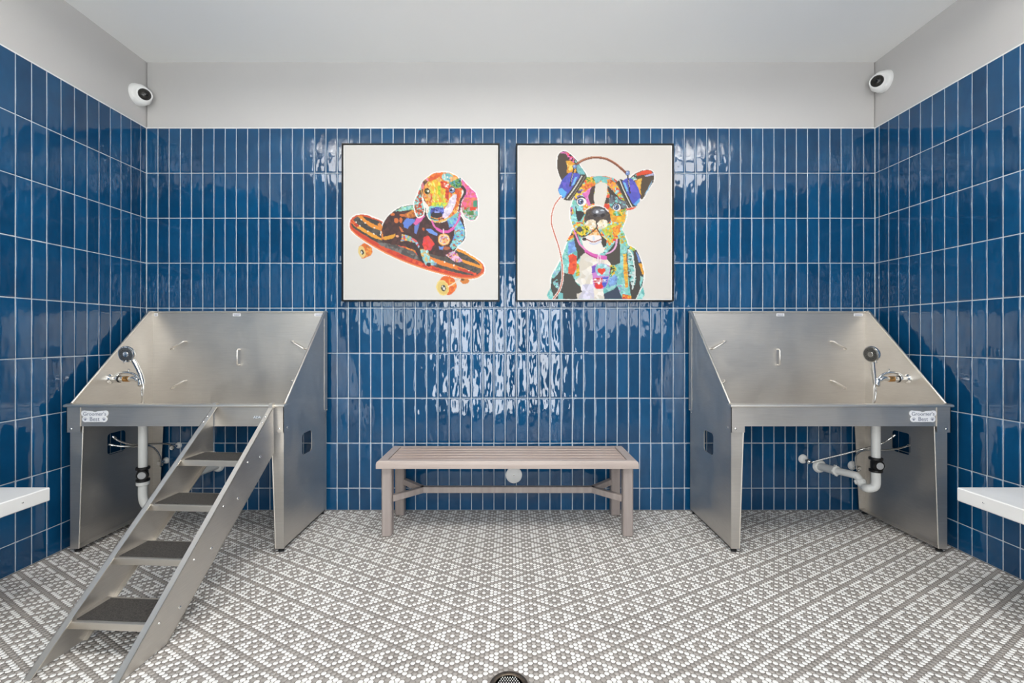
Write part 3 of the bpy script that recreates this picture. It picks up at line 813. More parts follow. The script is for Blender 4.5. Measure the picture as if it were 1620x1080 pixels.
# mitred frame with a rounded outer edge
def frame_board(outer_a, outer_b, inner_b, inner_a, name):
    """a mitred board given by its four corners in plan"""
    o = Vector(((outer_a[0] + outer_b[0]) / 2, (outer_a[1] + outer_b[1]) / 2)); i = Vector(((inner_a[0] + inner_b[0]) / 2, (inner_a[1] + inner_b[1]) / 2))
    m = MB(); secs = [(0.0, 0.0, -0.044), (0.0, 0.006, -0.014), (0.004, 0.0, -0.006), (0.012, 0.0, 0.0), (1.0, 0.0, 0.0), (1.0, 0.0, -0.044)]
    L_ = (i - o).length
    v = []
    for a, bq in ((outer_a, inner_a), (outer_b, inner_b)):
        a = Vector(a); bq = Vector(bq)
        for k, dz in ((-0.0, -0.046), (-0.0, -0.020), (0.05, -0.008), (0.2, 0.0), (1.0, 0.0), (1.0, -0.046)):
            q = a + (bq - a) * k; v.append((q.x, q.y, BZ + dz))
    fs = [(k, (k + 1) % 6, 6 + (k + 1) % 6, 6 + k) for k in range(6)] + [(0, 1, 2, 3, 4, 5), (11, 10, 9, 8, 7, 6)]
    m.add(v, fs); m.build(name, M_BENCH_FR, B)
g_ = 0.0012
frame_board((-hl, -hd), (hl, -hd), (hl - ew, -hd + 0.032), (-hl + ew, -hd + 0.032), 'seat_rail')
frame_board((hl, hd), (-hl, hd), (-hl + ew, hd - 0.032), (hl - ew, hd - 0.032), 'seat_rail')
frame_board((-hl, hd), (-hl, -hd), (-hl + ew - g_, -hd + 0.032), (-hl + ew - g_, hd - 0.032), 'end_board')
frame_board((hl, -hd), (hl, hd), (hl - ew + g_, hd - 0.032), (hl - ew + g_, -hd + 0.032), 'end_board')
ns = 5; y0, y1 = -hd + 0.033, hd - 0.033; sw_ = (y1 - y0) / ns
slat = None
for k in range(ns):
    m = MB().bevel_box(-hl + ew + 0.002, hl - ew - 0.002, -sw_ / 2 + 0.0035, sw_ / 2 - 0.0035, BZ - 0.022, BZ - 0.0005, 0.003)
    if slat is None: slat = m.mesh('seat_slat', M_BENCH)
    link('seat_slat', slat, B, (0, y0 + (k + 0.5) * sw_, 0))
MB().box(-hl + 0.02, hl - 0.02, -hd + 0.035, hd - 0.035, BZ - 0.026, BZ - 0.0225).build('gap_shade_sheet', mat('bench_shadow_gap', rgb(96, 84, 78), 0.8), B)  # dark sheet standing in for the shade between the slats
lw = 0.060
LX = hl - 0.026 - lw / 2
FYl, BYl = -0.418 - (BY0 + BY1) / 2 + lw / 2, -0.092 - (BY0 + BY1) / 2 + lw / 2 - 0.012
for sx in (-1, 1):
    for yy in (FYl, BYl):
        MB().bevel_box(sx * LX - lw / 2, sx * LX + lw / 2, yy - lw / 2, yy + lw / 2, 0.002, BZ - 0.03, 0.007).build('leg', M_BENCH_LEG, B)
jx = 0.535; ym = (FYl + BYl) / 2; zs = 0.222
MB().bevel_box(-jx, jx, ym - 0.018, ym + 0.018, zs - 0.019, zs + 0.019, 0.003).build('stretcher', M_BENCH_LEG, B)
for sx in (-1, 1):
    for yy in (FYl, BYl):
        a = Vector((sx * jx, ym, zs)); b = Vector((sx * (LX - lw / 2 + 0.004), yy, zs)); d = (b - a); L_ = d.length
        M = Matrix.Translation(a) @ Matrix.Rotation(math.atan2(d.y, d.x), 4, 'Z')
        MB().bevel_box(-0.012, L_, -0.017, 0.017, -0.0185, 0.0185, 0.003, M).build('stretcher_arm', M_BENCH_LEG, B)

# round cover plate on the wall behind the bench
p = at(813, 751, D)
t = thing('wall_cover_plate', 'round pale cover plate on the blue tile wall below the bench seat', 'cover plate', (p.x, 0, p.z))
MB().lathe([(0.056, 0.0), (0.056, 0.003), (0.052, 0.006), (0.01, 0.007)], 36, axis_matrix((0, 0, 0), (0, -1, 0))).build('plate', M_WHITEPL, t, True)
MB().lathe([(0.006, 0.006), (0.005, 0.009), (0.002, 0.0095)], 12, axis_matrix((0, 0, 0), (0, -1, 0))).build('screw', M_CHROME, t, True)

# ------------------------------------------------------------------ white slabs on the side walls
for s, xi, nm in ((-1, -2.127, 'left'), (1, 2.060, 'right')):
    yf = -(D - 2.08)
    t = thing('wall_slab_seat', f'thick white slab jutting from the {nm} tiled wall near the frame edge', 'shelf', (s * HW, yf, 0.43), 'white slabs on the side walls')
    w = abs(xi) - HW
    x_in = -s * (HW - abs(xi))
    m = MB().bevel_box(0, x_in, -1.7, 0, 0.0, 0.062, 0.004); m.build('slab', M_QUARTZ, t)
    for q in range(2):
        MB().prism([(0, -0.002), (x_in * 0.75, -0.002), (x_in * 0.75, -0.02), (0, -0.16)], 'y', -0.45 - q * 0.8, -0.457 - q * 0.8).build('bracket', M_STEEL, t)
    screw(t, (x_in, -0.12, 0.034), (-s, 0, 0), 0.004)

# ------------------------------------------------------------------ security cameras in the upper corners
def sec_cam(label, side, px_, py_, view):
    z = HW / (abs(px_ - VPX) / F)
    zc = min(z, D - 0.07)
    c = Vector((side * (HW + 0.007), -(D - zc), H + (VPY - py_) * zc / F))
    t = thing('security_camera', label, 'camera', c, 'corner security cameras')
    n = Vector((-side, 0, 0))
    Mx = axis_matrix((0, 0, 0), n)
    MB().lathe([(0.070, 0.0), (0.070, 0.014), (0.066, 0.020)], 36, Mx).build('base', M_WHITEPL, t, True)
    d = (n * 0.62 + Vector((0, -0.62, -0.20))).normalized()
    # housing: dome leaning towards the room
    rings = []; m = MB(); N_ = 32
    a0 = Mx; 
    top = Vector(n) * 0.048 + d * 0.016
    Mt = axis_matrix(top, d)
    b = len(m.v)
    for k in range(N_):
        a = 2 * math.pi * k / N_
        m.v.append(tuple(Mx @ Vector((0.066 * math.cos(a), 0.066 * math.sin(a), 0.018))))
    # match the start angle of the upper ring to the lower one
    base_pts = [Vector(q) for q in m.v]
    up = [Mt @ Vector((0.043 * math.cos(2 * math.pi * k / N_), 0.043 * math.sin(2 * math.pi * k / N_), 0.0)) for k in range(N_)]
    best = min(range(N_), key=lambda o: sum((base_pts[k] - up[(k + o) % N_]).length for k in range(N_)))
    up = [up[(k + best) % N_] for k in range(N_)]
    mid = [base_pts[k] * 0.45 + up[k] * 0.55 + (base_pts[k] - Vector(n) * 0.018).normalized() * 0.010 + Vector(n) * 0.004 for k in range(N_)]
    m.v += [tuple(q) for q in mid] + [tuple(q) for q in up]
    for r_ in range(2):
        for k in range(N_):
            k2 = (k + 1) % N_; m.f.append((r_ * N_ + k, r_ * N_ + k2, r_ * N_ + N_ + k2, r_ * N_ + N_ + k)); m.m.append(0)
    m.f.append(tuple(2 * N_ + k for k in range(N_))); m.m.append(0)
    m.build('housing', M_WHITEPL, t, True, 70)
    MB().lathe([(0.044, -0.003), (0.044, 0.003), (0.037, 0.005)], 32, Mt).build('bezel', M_WHITEPL, t, True)
    dome = MB().lathe([(0.037, 0.002), (0.034, 0.010), (0.026, 0.018), (0.014, 0.023), (0.002, 0.0245)], 28, Mt).build('dome_window', M_GLASSD, t, True, 60)
    MB().lathe([(0.011, 0.018), (0.011, 0.0265), (0.007, 0.028)], 18, Mt @ Matrix.Translation((0.006, 0.002, 0))).build('lens', M_LENS, dome, True)
sec_cam('white dome security camera on the left wall above the tile', -1, 219, 150, None)
sec_cam('white dome security camera on the right wall above the tile', 1, 1398, 129, None)

# ------------------------------------------------------------------ the two pictures
class Canvas:
    """flat print: colours on a fine grid of points, painted shape by shape"""
    def __init__(s, x0, x1, y0, y1, ground, n=290, seed=1):
        s.n = n; s.rs = np.random.RandomState(seed)
        gx, gy = np.meshgrid(np.linspace(x0, x1, n), np.linspace(y0, y1, n))
        s.x0, s.x1, s.y0, s.y1 = x0, x1, y0, y1
        s.gx, s.gy = gx, gy
        # a little brush wobble
        s.wx = gx + s.noise(3.0) * 0.55; s.wy = gy + s.noise(3.0) * 0.55
        s.rgb = np.zeros((n, n, 3)); s.rgb[:] = ground
        s.k = (1, 0, 0)
    def noise(s, cell):
        m = int((s.x1 - s.x0) / cell) + 3
        g = s.rs.uniform(-1, 1, (m, m))
        u = (s.gx - s.x0) / cell; v = (s.gy - s.y0) / cell
        i = u.astype(int); j = v.astype(int); fu = u - i; fv = v - j
        return (g[j, i] * (1 - fu) + g[j, i + 1] * fu) * (1 - fv) + (g[j + 1, i] * (1 - fu) + g[j + 1, i + 1] * fu) * fv
    def view(s, scale, ox, oy): s.k = (scale, ox, oy); return s
    def T(s, pts): return [(s.k[1] + x / s.k[0], s.k[2] + y / s.k[0]) for x, y in pts]
    def mask(s, pts):
        P = s.T(pts); r = np.zeros_like(s.gx, bool); n = len(P)
        for i in range(n):
            (xa, ya), (xb, yb) = P[i], P[(i + 1) % n]
            if ya == yb: continue
            c = (ya > s.wy) != (yb > s.wy)
            r ^= c & (s.wx < (xb - xa) * (s.wy - ya) / (yb - ya) + xa)
        return r
    def poly(s, pts, c): m = s.mask(pts); s.rgb[m] = c; return m
    def soft(s, pts, n=5):
        return [(p.x, p.y) for p in curve([(x, y, 0) for x, y in pts] + [(pts[0][0], pts[0][1], 0)], n)][:-1]
    def blob(s, pts, c): return s.poly(s.soft(pts), c)
    def ell(s, cx, cy, rx, ry, c, rot=0.0):
        X, Y = s.T([(cx, cy)])[0]; rx /= s.k[0]; ry /= s.k[0]
        a = math.radians(rot); dx = s.wx - X; dy = s.wy - Y
        u = dx * math.cos(a) + dy * math.sin(a); v = -dx * math.sin(a) + dy * math.cos(a)
        m = (u / rx) ** 2 + (v / ry) ** 2 < 1; s.rgb[m] = c; return m
    def line(s, pts, w, c, smooth=True):
        if smooth and len(pts) > 2: pts = [(p.x, p.y) for p in curve([(x, y, 0) for x, y in pts], 6)]
        P = s.T(pts); ws = w if isinstance(w, (list, tuple)) else (w, w)
        m = np.zeros_like(s.gx, bool); n = len(P) - 1
        for i in range(n):
            (xa, ya), (xb, yb) = P[i], P[i + 1]
            dx, dy = xb - xa, yb - ya; L2 = dx * dx + dy * dy + 1e-9
            t = np.clip(((s.gx - xa) * dx + (s.gy - ya) * dy) / L2, 0, 1)
            d2 = (s.gx - xa - t * dx) ** 2 + (s.gy - ya - t * dy) ** 2
            r = (ws[0] + (ws[1] - ws[0]) * (i + 0.5) / n) / s.k[0] / 2
            m |= d2 < r * r
        s.rgb[m] = c; return m
    def mosaic(s, m, cols, cell=5.0, keep=0.0, stretch=1.0):
        """dabs of paint inside the mask"""
        ys, xs = np.nonzero(m)
        if len(xs) == 0: return
        X, Y = s.wx[m], s.wy[m]
        cell *= 0.78
        n = max(3, int(len(xs) * ((s.x1 - s.x0) / s.n) ** 2 / (cell * cell)))
        q = s.rs.randint(0, len(xs), n)
        px, py = X[q], Y[q]
        d = (X[:, None] - px) ** 2 * stretch + (Y[:, None] - py) ** 2 / stretch
        idx = d.argmin(1)
        ci = s.rs.randint(0, len(cols), n); kp = s.rs.rand(n) < keep
        C = np.array(cols, float)[ci] * s.rs.uniform(0.9, 1.08, (n, 1))
        cur = s.rgb[m]
        s.rgb[m] = np.where(kp[idx][:, None], cur, np.clip(C[idx], 0, 255))
    def speck(s, m, c, cell=2.2, part=0.12):
        f = s.noise(cell); q = m & (f > 1 - 2 * part * 1.6); s.rgb[q] = c
    def object(s, name, w, material, parent):
        n = s.n; me = bpy.data.meshes.new(name)
        gx, gy = np.meshgrid(np.linspace(-w / 2, w / 2, n), np.linspace(w / 2, -w / 2, n))
        V = np.stack([gx, np.zeros_like(gx), gy], -1).reshape(-1)
        me.vertices.add(n * n); me.vertices.foreach_set('co', V)
        i = np.arange(n * n).reshape(n, n)
        q = np.stack([i[:-1, :-1], i[1:, :-1], i[1:, 1:], i[:-1, 1:]], -1).reshape(-1)
        nf = (n - 1) ** 2
        me.loops.add(nf * 4); me.loops.foreach_set('vertex_index', q)
        me.polygons.add(nf); me.polygons.foreach_set('loop_start', np.arange(nf) * 4)
        me.update(calc_edges=True)
        c = s.rgb / 255.0
        l = np.where(c <= 0.04045, c / 12.92, ((c + 0.055) / 1.055) ** 2.4)
        A = np.ones((n * n, 4)); A[:, :3] = l.reshape(-1, 3) * 0.75   # reflectance of the printed inks and canvas
        at_ = me.color_attributes.new('print', 'FLOAT_COLOR', 'POINT'); at_.data.foreach_set('color', A.reshape(-1))
        me.materials.append(material)
        return link(name, me, parent)
M_PRINT = mat('printed_canvas', rgb(228, 224, 218), 0.6)
_nt, _b, _N, _L = nodes(M_PRINT)
_a = _N('ShaderNodeAttribute'); _a.attribute_name = 'print'; _L(_a.outputs['Color'], _b.inputs['Base Color'])

GROUND = (226, 222, 216); HALO = (248, 245, 240)
TEAL = (124, 200, 194); LTEAL = (165, 220, 216); RED = (226, 72, 44); ORANGE = (236, 140, 44); YELLOW = (240, 196, 50); BROWN = (76, 46, 44)
DARK = (66, 60, 54); BLUE = (92, 128, 214); LBLUE = (130, 184, 228); PINK = (226, 100, 172); GREEN = (110, 160, 60); CREAM = (240, 226, 202); LILAC = (222, 210, 232)

def paint_skater():
    c = Canvas(543.8, 787.4, 229.6, 473.2, GROUND, seed=4)
    A = lambda: c.view(4, 530, 215); Bv = lambda: c.view(8.308, 640, 260); Cv = lambda: c.view(7.043, 545, 330)
    Cv()
    deck = [(50, 170), (70, 110), (120, 75), (190, 62), (260, 75), (350, 110), (450, 150), (850, 300), (1250, 435), (1350, 485), (1450, 545), (1530, 600), (1560, 660), (1550, 720), (1480, 765), (1380, 778), (1250, 765), (1050, 715), (850, 655), (650, 580), (450, 488), (280, 392), (150, 305), (70, 235)]
    c.line(deck + [deck[0]], 30, HALO)
    # wheels
    c.blob([(155, 420), (225, 385), (300, 440), (295, 510), (215, 552), (180, 540)], (226, 110, 36))
    c.mosaic(c.mask([(240, 400), (300, 440), (295, 510), (235, 545)]), [(236, 128, 40), (205, 120, 60), (240, 160, 70)], 3)
    c.ell(190, 480, 40, 68, (236, 206, 132), -15); c.ell(193, 483, 19, 28, (60, 60, 55), -15); c.ell(186, 488, 9, 14, (225, 225, 215))
    c.blob([(1040, 820), (1110, 752), (1210, 770), (1250, 840), (1240, 905), (1150, 962)], (230, 104, 30))
    c.mosaic(c.mask([(1160, 760), (1250, 840), (1240, 905), (1180, 945)]), [(236, 110, 32), (214, 96, 40), (240, 150, 60)], 4)
    c.ell(1095, 882, 70, 88, (240, 214, 130), -18); c.ell(1097, 884, 58, 74, (226, 196, 112), -18)
    c.ell(1105, 884, 27, 36, (64, 66, 60), -15); c.ell(1112, 890, 12, 16, (235, 232, 220)); c.ell(1092, 868, 8, 10, (235, 232, 220))
    c.ell(1342, 806, 52, 30, (218, 130, 52)); c.ell(1320, 790, 22, 14, (120, 84, 40))
    c.line([(1160, 868), (1225, 830), (1290, 782)], 14, (248, 222, 190)); c.poly([(1222, 778), (1290, 778), (1275, 800), (1240, 815)], (214, 208, 198))
    # deck
    c.blob(deck, (214, 84, 44))
    c.line(deck[13:] , 14, (240, 150, 90)); 
    inner = [(70, 170), (90, 120), (130, 92), (190, 80), (260, 92), (350, 126), (450, 165), (850, 310), (1250, 455), (1350, 500), (1440, 560), (1510, 615), (1535, 665), (1520, 710), (1470, 740), (1380, 742), (1250, 715), (1050, 660), (850, 590), (650, 510), (450, 420), (290, 335), (160, 255), (90, 210)]
    m = c.poly(inner, (82, 78, 74))
    c.mosaic(m, [(72, 68, 64), (90, 84, 78)], 5)
    c.poly([(60, 200), (160, 270), (300, 352), (480, 440), (700, 545), (880, 615), (1080, 680), (1280, 730), (1420, 748), (1300, 752), (1080, 706), (850, 640), (640, 560), (450, 470), (290, 378), (150, 296)], (212, 66, 44))
    c.mosaic(c.mask([(300, 360), (480, 445), (880, 620), (1280, 735), (1080, 700), (850, 636), (450, 466)]), [(224, 70, 44), (196, 52, 44), (232, 92, 50)], 5)
    c.poly([(66, 150), (90, 118), (130, 165), (240, 235), (330, 282), (425, 338), (415, 356), (310, 315), (205, 255), (110, 195)], (240, 166, 52))
    c.mosaic(c.mask([(66, 150), (90, 118), (130, 165), (160, 190), (130, 205)]), [(214, 60, 44), (232, 110, 50)], 4)
    c.poly([(140, 80), (185, 72), (245, 128), (330, 172), (425, 215), (410, 245), (300, 208), (215, 150)], (238, 150, 48))
    c.poly([(545, 402), (640, 398), (800, 468), (960, 535), (1100, 585), (1300, 650), (1470, 720), (1470, 742), (1280, 690), (1080, 632), (900, 560), (720, 480)], (236, 132, 50))
    c.mosaic(c.mask([(545, 402), (640, 398), (800, 468), (900, 520), (880, 545), (720, 480)]), [(226, 72, 48), (238, 150, 50), (214, 64, 56)], 4)
    c.mosaic(c.mask([(1260, 650), (1470, 720), (1470, 742), (1280, 690)]), [(214, 64, 56), (228, 84, 50)], 4)
    c.poly([(1230, 440), (1330, 470), (1460, 545), (1540, 630), (1545, 680), (1505, 605), (1380, 525), (1260, 470)], (240, 158, 48))
    c.poly([(1300, 560), (1400, 592), (1540, 640), (1540, 672), (1400, 628), (1310, 590)], (240, 156, 50))
    m = c.mask([(360, 370), (560, 400), (760, 470), (860, 560), (760, 560), (560, 470), (400, 410)]); c.mosaic(m, [(120, 116, 112), (96, 92, 90), (84, 80, 78)], 5)
    for q in ((184, 118), (126, 150), (228, 155), (170, 187), (258, 248), (325, 277), (330, 208), (1222, 632), (1118, 592), (1388, 690)): c.ell(q[0], q[1], 9, 8, (250, 240, 225))
    # body
    A()
    body = [(290, 625), (300, 560), (340, 500), (400, 455), (460, 437), (530, 440), (640, 470), (790, 500), (820, 570), (822, 650), (780, 695), (745, 740), (690, 765), (600, 745), (520, 725), (420, 695), (305, 672)]
    c.line(body[:8] + body[8:12], 12, HALO)
    m = c.blob(body, BROWN); c.mosaic(m, [(72, 42, 42), (84, 50, 46), (66, 42, 40)], 6)
    Cv()
    c.mosaic(c.mask([(560, 25), (650, -30), (780, -40), (900, -30), (900, 40), (830, 20), (760, 10), (650, 20)]), [TEAL, LTEAL, (150, 200, 150), (240, 190, 90)], 3.2)
    c.mosaic(c.mask([(670, 55), (760, 12), (815, 80), (720, 105), (650, 85)]), [(206, 122, 48), (226, 150, 60), (180, 100, 50)], 3.5)
    for q in ((575, 128, 26, 28), (626, 125, 17, 30), (535, 60, 22, 16), (640, 70, 30, 14)): c.ell(*q, (214, 112, 50))
    c.poly([(650, 155), (690, 105), (790, 112), (775, 150), (725, 188), (705, 222), (660, 200)], (98, 132, 214))
    c.poly([(770, 165), (800, 110), (870, 55), (900, 75), (850, 140), (800, 190)], (228, 104, 170))
    c.poly([(780, 190), (840, 160), (800, 280), (775, 270)], (104, 128, 200))
    c.poly([(600, 190), (640, 220), (660, 262), (630, 255)], (206, 112, 60))
    c.poly([(430, 312), (565, 280), (560, 302), (535, 332), (440, 346)], (232, 164, 50)); c.ell(586, 303, 18, 14, (238, 170, 130))
    c.poly([(365, 165), (392, 148), (420, 200), (412, 240), (440, 340), (405, 345), (412, 262), (385, 215)], (230, 140, 60))
    c.mosaic(c.mask([(640, 285), (690, 290), (800, 345), (840, 420), (815, 455), (790, 385), (700, 355), (625, 365)]), [(140, 180, 212), (238, 190, 70), (140, 180, 212), (150, 205, 170), (220, 90, 90)], 3.2)
    c.poly([(745, 385), (785, 372), (840, 465), (880, 600), (900, 635), (850, 590), (810, 510)], (56, 46, 48))
    c.mosaic(c.mask([(840, 445), (930, 448), (960, 560), (1025, 598), (1010, 632), (905, 630), (868, 560)]), [(232, 168, 60), (150, 212, 212), (186, 220, 230), (150, 212, 212), (220, 190, 120)], 3.2, stretch=1.8)
    c.ell(938, 622, 26, 22, (70, 44, 46)); c.ell(1005, 618, 18, 16, (120, 150, 190))
    m = c.mask([(885, 310), (940, 298), (1005, 388), (985, 420), (960, 465), (890, 455), (868, 400)]); c.mosaic(m, [(232, 62, 58), (220, 66, 80), (236, 80, 60)], 5)
    c.poly([(905, 228), (960, 222), (1045, 280), (1030, 305), (950, 270)], (112, 152, 226)); c.poly([(1050, 420), (1110, 420), (1095, 455), (1060, 450)], (112, 152, 226))
    c.ell(880, 225, 14, 16, (190, 90, 50)); c.ell(1140, 440, 40, 18, (176, 96, 60))
    m = c.mask([(1170, 70), (1250, 60), (1295, 130), (1335, 210), (1345, 300), (1300, 390), (1210, 460), (1170, 420), (1215, 330), (1225, 230), (1160, 150)])
    c.mosaic(m, [TEAL, LBLUE, (86, 140, 220), TEAL, (140, 214, 224), (186, 110, 80), LTEAL], 2.9, stretch=0.6)
    c.mosaic(c.mask([(1130, 520), (1200, 465), (1260, 500), (1320, 590), (1240, 598)]), [(214, 130, 190), (230, 180, 210), (150, 60, 110), (190, 220, 230), (220, 160, 90)], 2.6)
    # head
    Bv()
    ear = [(750, 180), (800, 235), (880, 315), (945, 390), (970, 520), (968, 660), (925, 722), (850, 722), (785, 665), (755, 580), (752, 500), (800, 400), (805, 330), (765, 280)]
    head = [(300, 168), (380, 112), (500, 94), (600, 104), (700, 160), (755, 230), (765, 300), (752, 400), (720, 520), (680, 640), (560, 720), (460, 750), (350, 725), (305, 660), (290, 560), (255, 460), (225, 380), (218, 290), (240, 220)]
    lear = [(235, 225), (255, 280), (225, 430), (255, 560), (240, 660), (175, 685), (140, 610), (128, 500), (165, 400)]
    for q in (ear, head, lear): c.line(q + [q[0]], 26, HALO)
    m = c.blob(lear, (214, 80, 52)); c.mosaic(m, [(222, 74, 50), TEAL, LTEAL, (120, 60, 50), (206, 96, 60), (120, 90, 60)], 3.0)
    m = c.blob(ear, PINK)
    c.mosaic(c.mask([(750, 180), (800, 235), (960, 420), (900, 440), (800, 430), (805, 330)]), [(232, 96, 160), (236, 120, 176), (230, 110, 120)], 4)
    c.mosaic(c.mask([(752, 500), (800, 430), (960, 430), (970, 560), (760, 570)]), [(236, 110, 100), (240, 130, 90), (230, 96, 140), (226, 120, 110)], 4)
    c.mosaic(c.mask([(755, 560), (968, 560), (968, 660), (925, 722), (850, 722), (785, 665)]), [(150, 200, 190), (96, 150, 80), (216, 214, 200), (190, 160, 150), (120, 190, 190), (226, 70, 40)], 3.2)
    c.poly([(905, 480), (960, 460), (965, 560), (905, 550)], (70, 150, 120)); c.poly([(860, 560), (940, 555), (940, 598), (862, 600)], (222, 66, 36)); c.poly([(850, 610), (915, 600), (915, 660), (850, 660)], (80, 130, 70))
    m = c.blob(head, ORANGE); c.mosaic(m, [(236, 140, 50), (240, 170, 70), (226, 96, 40), (214, 170, 120), (240, 190, 90)], 3.4, stretch=1.5)
    c.mosaic(c.mask([(218, 290), (240, 220), (300, 168), (330, 200), (250, 280), (240, 400), (300, 520), (300, 600), (255, 470)]), [(110, 70, 50), (150, 110, 60), (90, 60, 56), (226, 130, 150)], 3)
    c.mosaic(c.mask([(310, 190), (380, 112), (500, 94), (520, 130), (420, 180), (350, 250)]), [(230, 96, 36), (236, 120, 40), (214, 90, 40)], 4)
    m = c.ell(570, 165, 82, 56, TEAL, 12); c.mosaic(m, [TEAL, (150, 206, 206), (110, 180, 190), (230, 220, 200)], 3.5)
    c.mosaic(c.mask([(610, 150), (690, 160), (660, 230), (600, 230)]), [(238, 180, 90), (240, 150, 110), (230, 190, 120)], 3)
    c.mosaic(c.mask([(590, 230), (740, 170), (755, 290), (680, 310), (600, 260)]), [(60, 130, 80), (110, 170, 90), (90, 160, 170), (40, 80, 80)], 2.8)
    c.mosaic(c.mask([(300, 230), (420, 190), (520, 280), (560, 420), (540, 540), (360, 540), (370, 420)]), [(244, 196, 40), (240, 214, 60), (238, 170, 50), (200, 200, 60), (240, 220, 120), (232, 150, 50)], 3.4, stretch=2.2)
    c.mosaic(c.mask([(440, 270), (480, 270), (470, 420), (440, 380)]), [(170, 200, 40), (200, 210, 50)], 3)
    c.mosaic(c.mask([(360, 490), (560, 500), (540, 550), (350, 560)]), [(190, 214, 40), (220, 214, 40), (150, 200, 120)], 3)
    c.mosaic(c.mask([(470, 210), (600, 250), (580, 470), (530, 430), (550, 320), (480, 290)]), [(222, 70, 36), (232, 96, 44), (200, 60, 40)], 3)
    c.mosaic(c.mask([(510, 245), (590, 250), (570, 295), (520, 285)]), [(250, 236, 226), (230, 110, 90)], 1.8)
    c.mosaic(c.mask([(650, 320), (755, 300), (740, 400), (690, 560), (640, 600), (690, 430)]), [(226, 96, 40), (236, 140, 50), (210, 80, 40)], 3, stretch=2)
    m = c.blob([(595, 440), (650, 395), (690, 400), (670, 520), (630, 610), (570, 690), (505, 705), (515, 600), (575, 520)], (240, 230, 238)); c.mosaic(m, [(240, 230, 240), (232, 220, 238), (246, 240, 244), (222, 206, 232)], 4)
    c.blob([(235, 460), (265, 480), (330, 570), (320, 640), (300, 600), (255, 530)], (244, 232, 222))
    c.mosaic(c.mask([(330, 545), (510, 545), (520, 580), (350, 580), (345, 700), (460, 735), (400, 742), (325, 705), (305, 640)]), [TEAL, LTEAL, (120, 190, 210)], 3)
    c.ell(430, 618, 90, 62, (72, 84, 172)); c.mosaic(c.mask([(345, 570), (520, 565), (515, 630), (345, 640)]), [(70, 84, 176), (110, 122, 210), (60, 64, 130)], 2.6)
    c.ell(425, 658, 78, 44, (50, 44, 52)); c.ell(430, 622, 34, 12, (150, 160, 226))
    c.line([(350, 735), (450, 752), (545, 725)], 16, (240, 190, 80))
    c.line([(345, 700), (430, 722), (520, 700)], 12, (48, 44, 50))
    c.ell(300, 345, 36, 42, (60, 50, 34)); c.ell(302, 350, 24, 26, (120, 120, 40)); c.ell(312, 342, 13, 15, (235, 235, 225)); c.ell(292, 360, 12, 13, (20, 18, 18))
    c.ell(628, 330, 44, 42, (52, 48, 60)); c.ell(628, 332, 36, 33, (132, 150, 190)); c.ell(618, 330, 17, 17, (24, 26, 40)); c.ell(640, 318, 12, 10, (245, 245, 248))
    c.line([(765, 290), (800, 350), (770, 420), (740, 480), (730, 560), (715, 640)], (40, 20), (64, 40, 44))
    # throat and collar
    m = c.mask([(720, 560), (740, 640), (735, 720), (700, 760), (680, 720), (690, 640)]); c.mosaic(m, [(120, 60, 80), (200, 120, 90), TEAL], 2.5)
    m = c.mask([(560, 720), (690, 630), (700, 700), (660, 790), (590, 830)]); c.mosaic(m, [(96, 140, 220), TEAL, (120, 170, 226)], 3)
    c.line([(362, 742), (400, 818), (490, 872), (580, 872), (660, 812), (715, 720), (735, 640)], (24, 22), (226, 104, 178))
    c.line([(430, 845), (500, 880), (580, 878), (640, 838)], 36, (228, 92, 176)); c.line([(514, 850), (514, 910)], 18, (244, 220, 230))
    c.ell(520, 985, 80, 80, (236, 160, 76)); c.ell(520, 985, 70, 70, (248, 220, 160)); m = c.ell(520, 985, 57, 57, (222, 190, 180)); c.mosaic(m, [(226, 120, 90), (222, 214, 230), (180, 140, 170), (240, 190, 120)], 3)
    return c

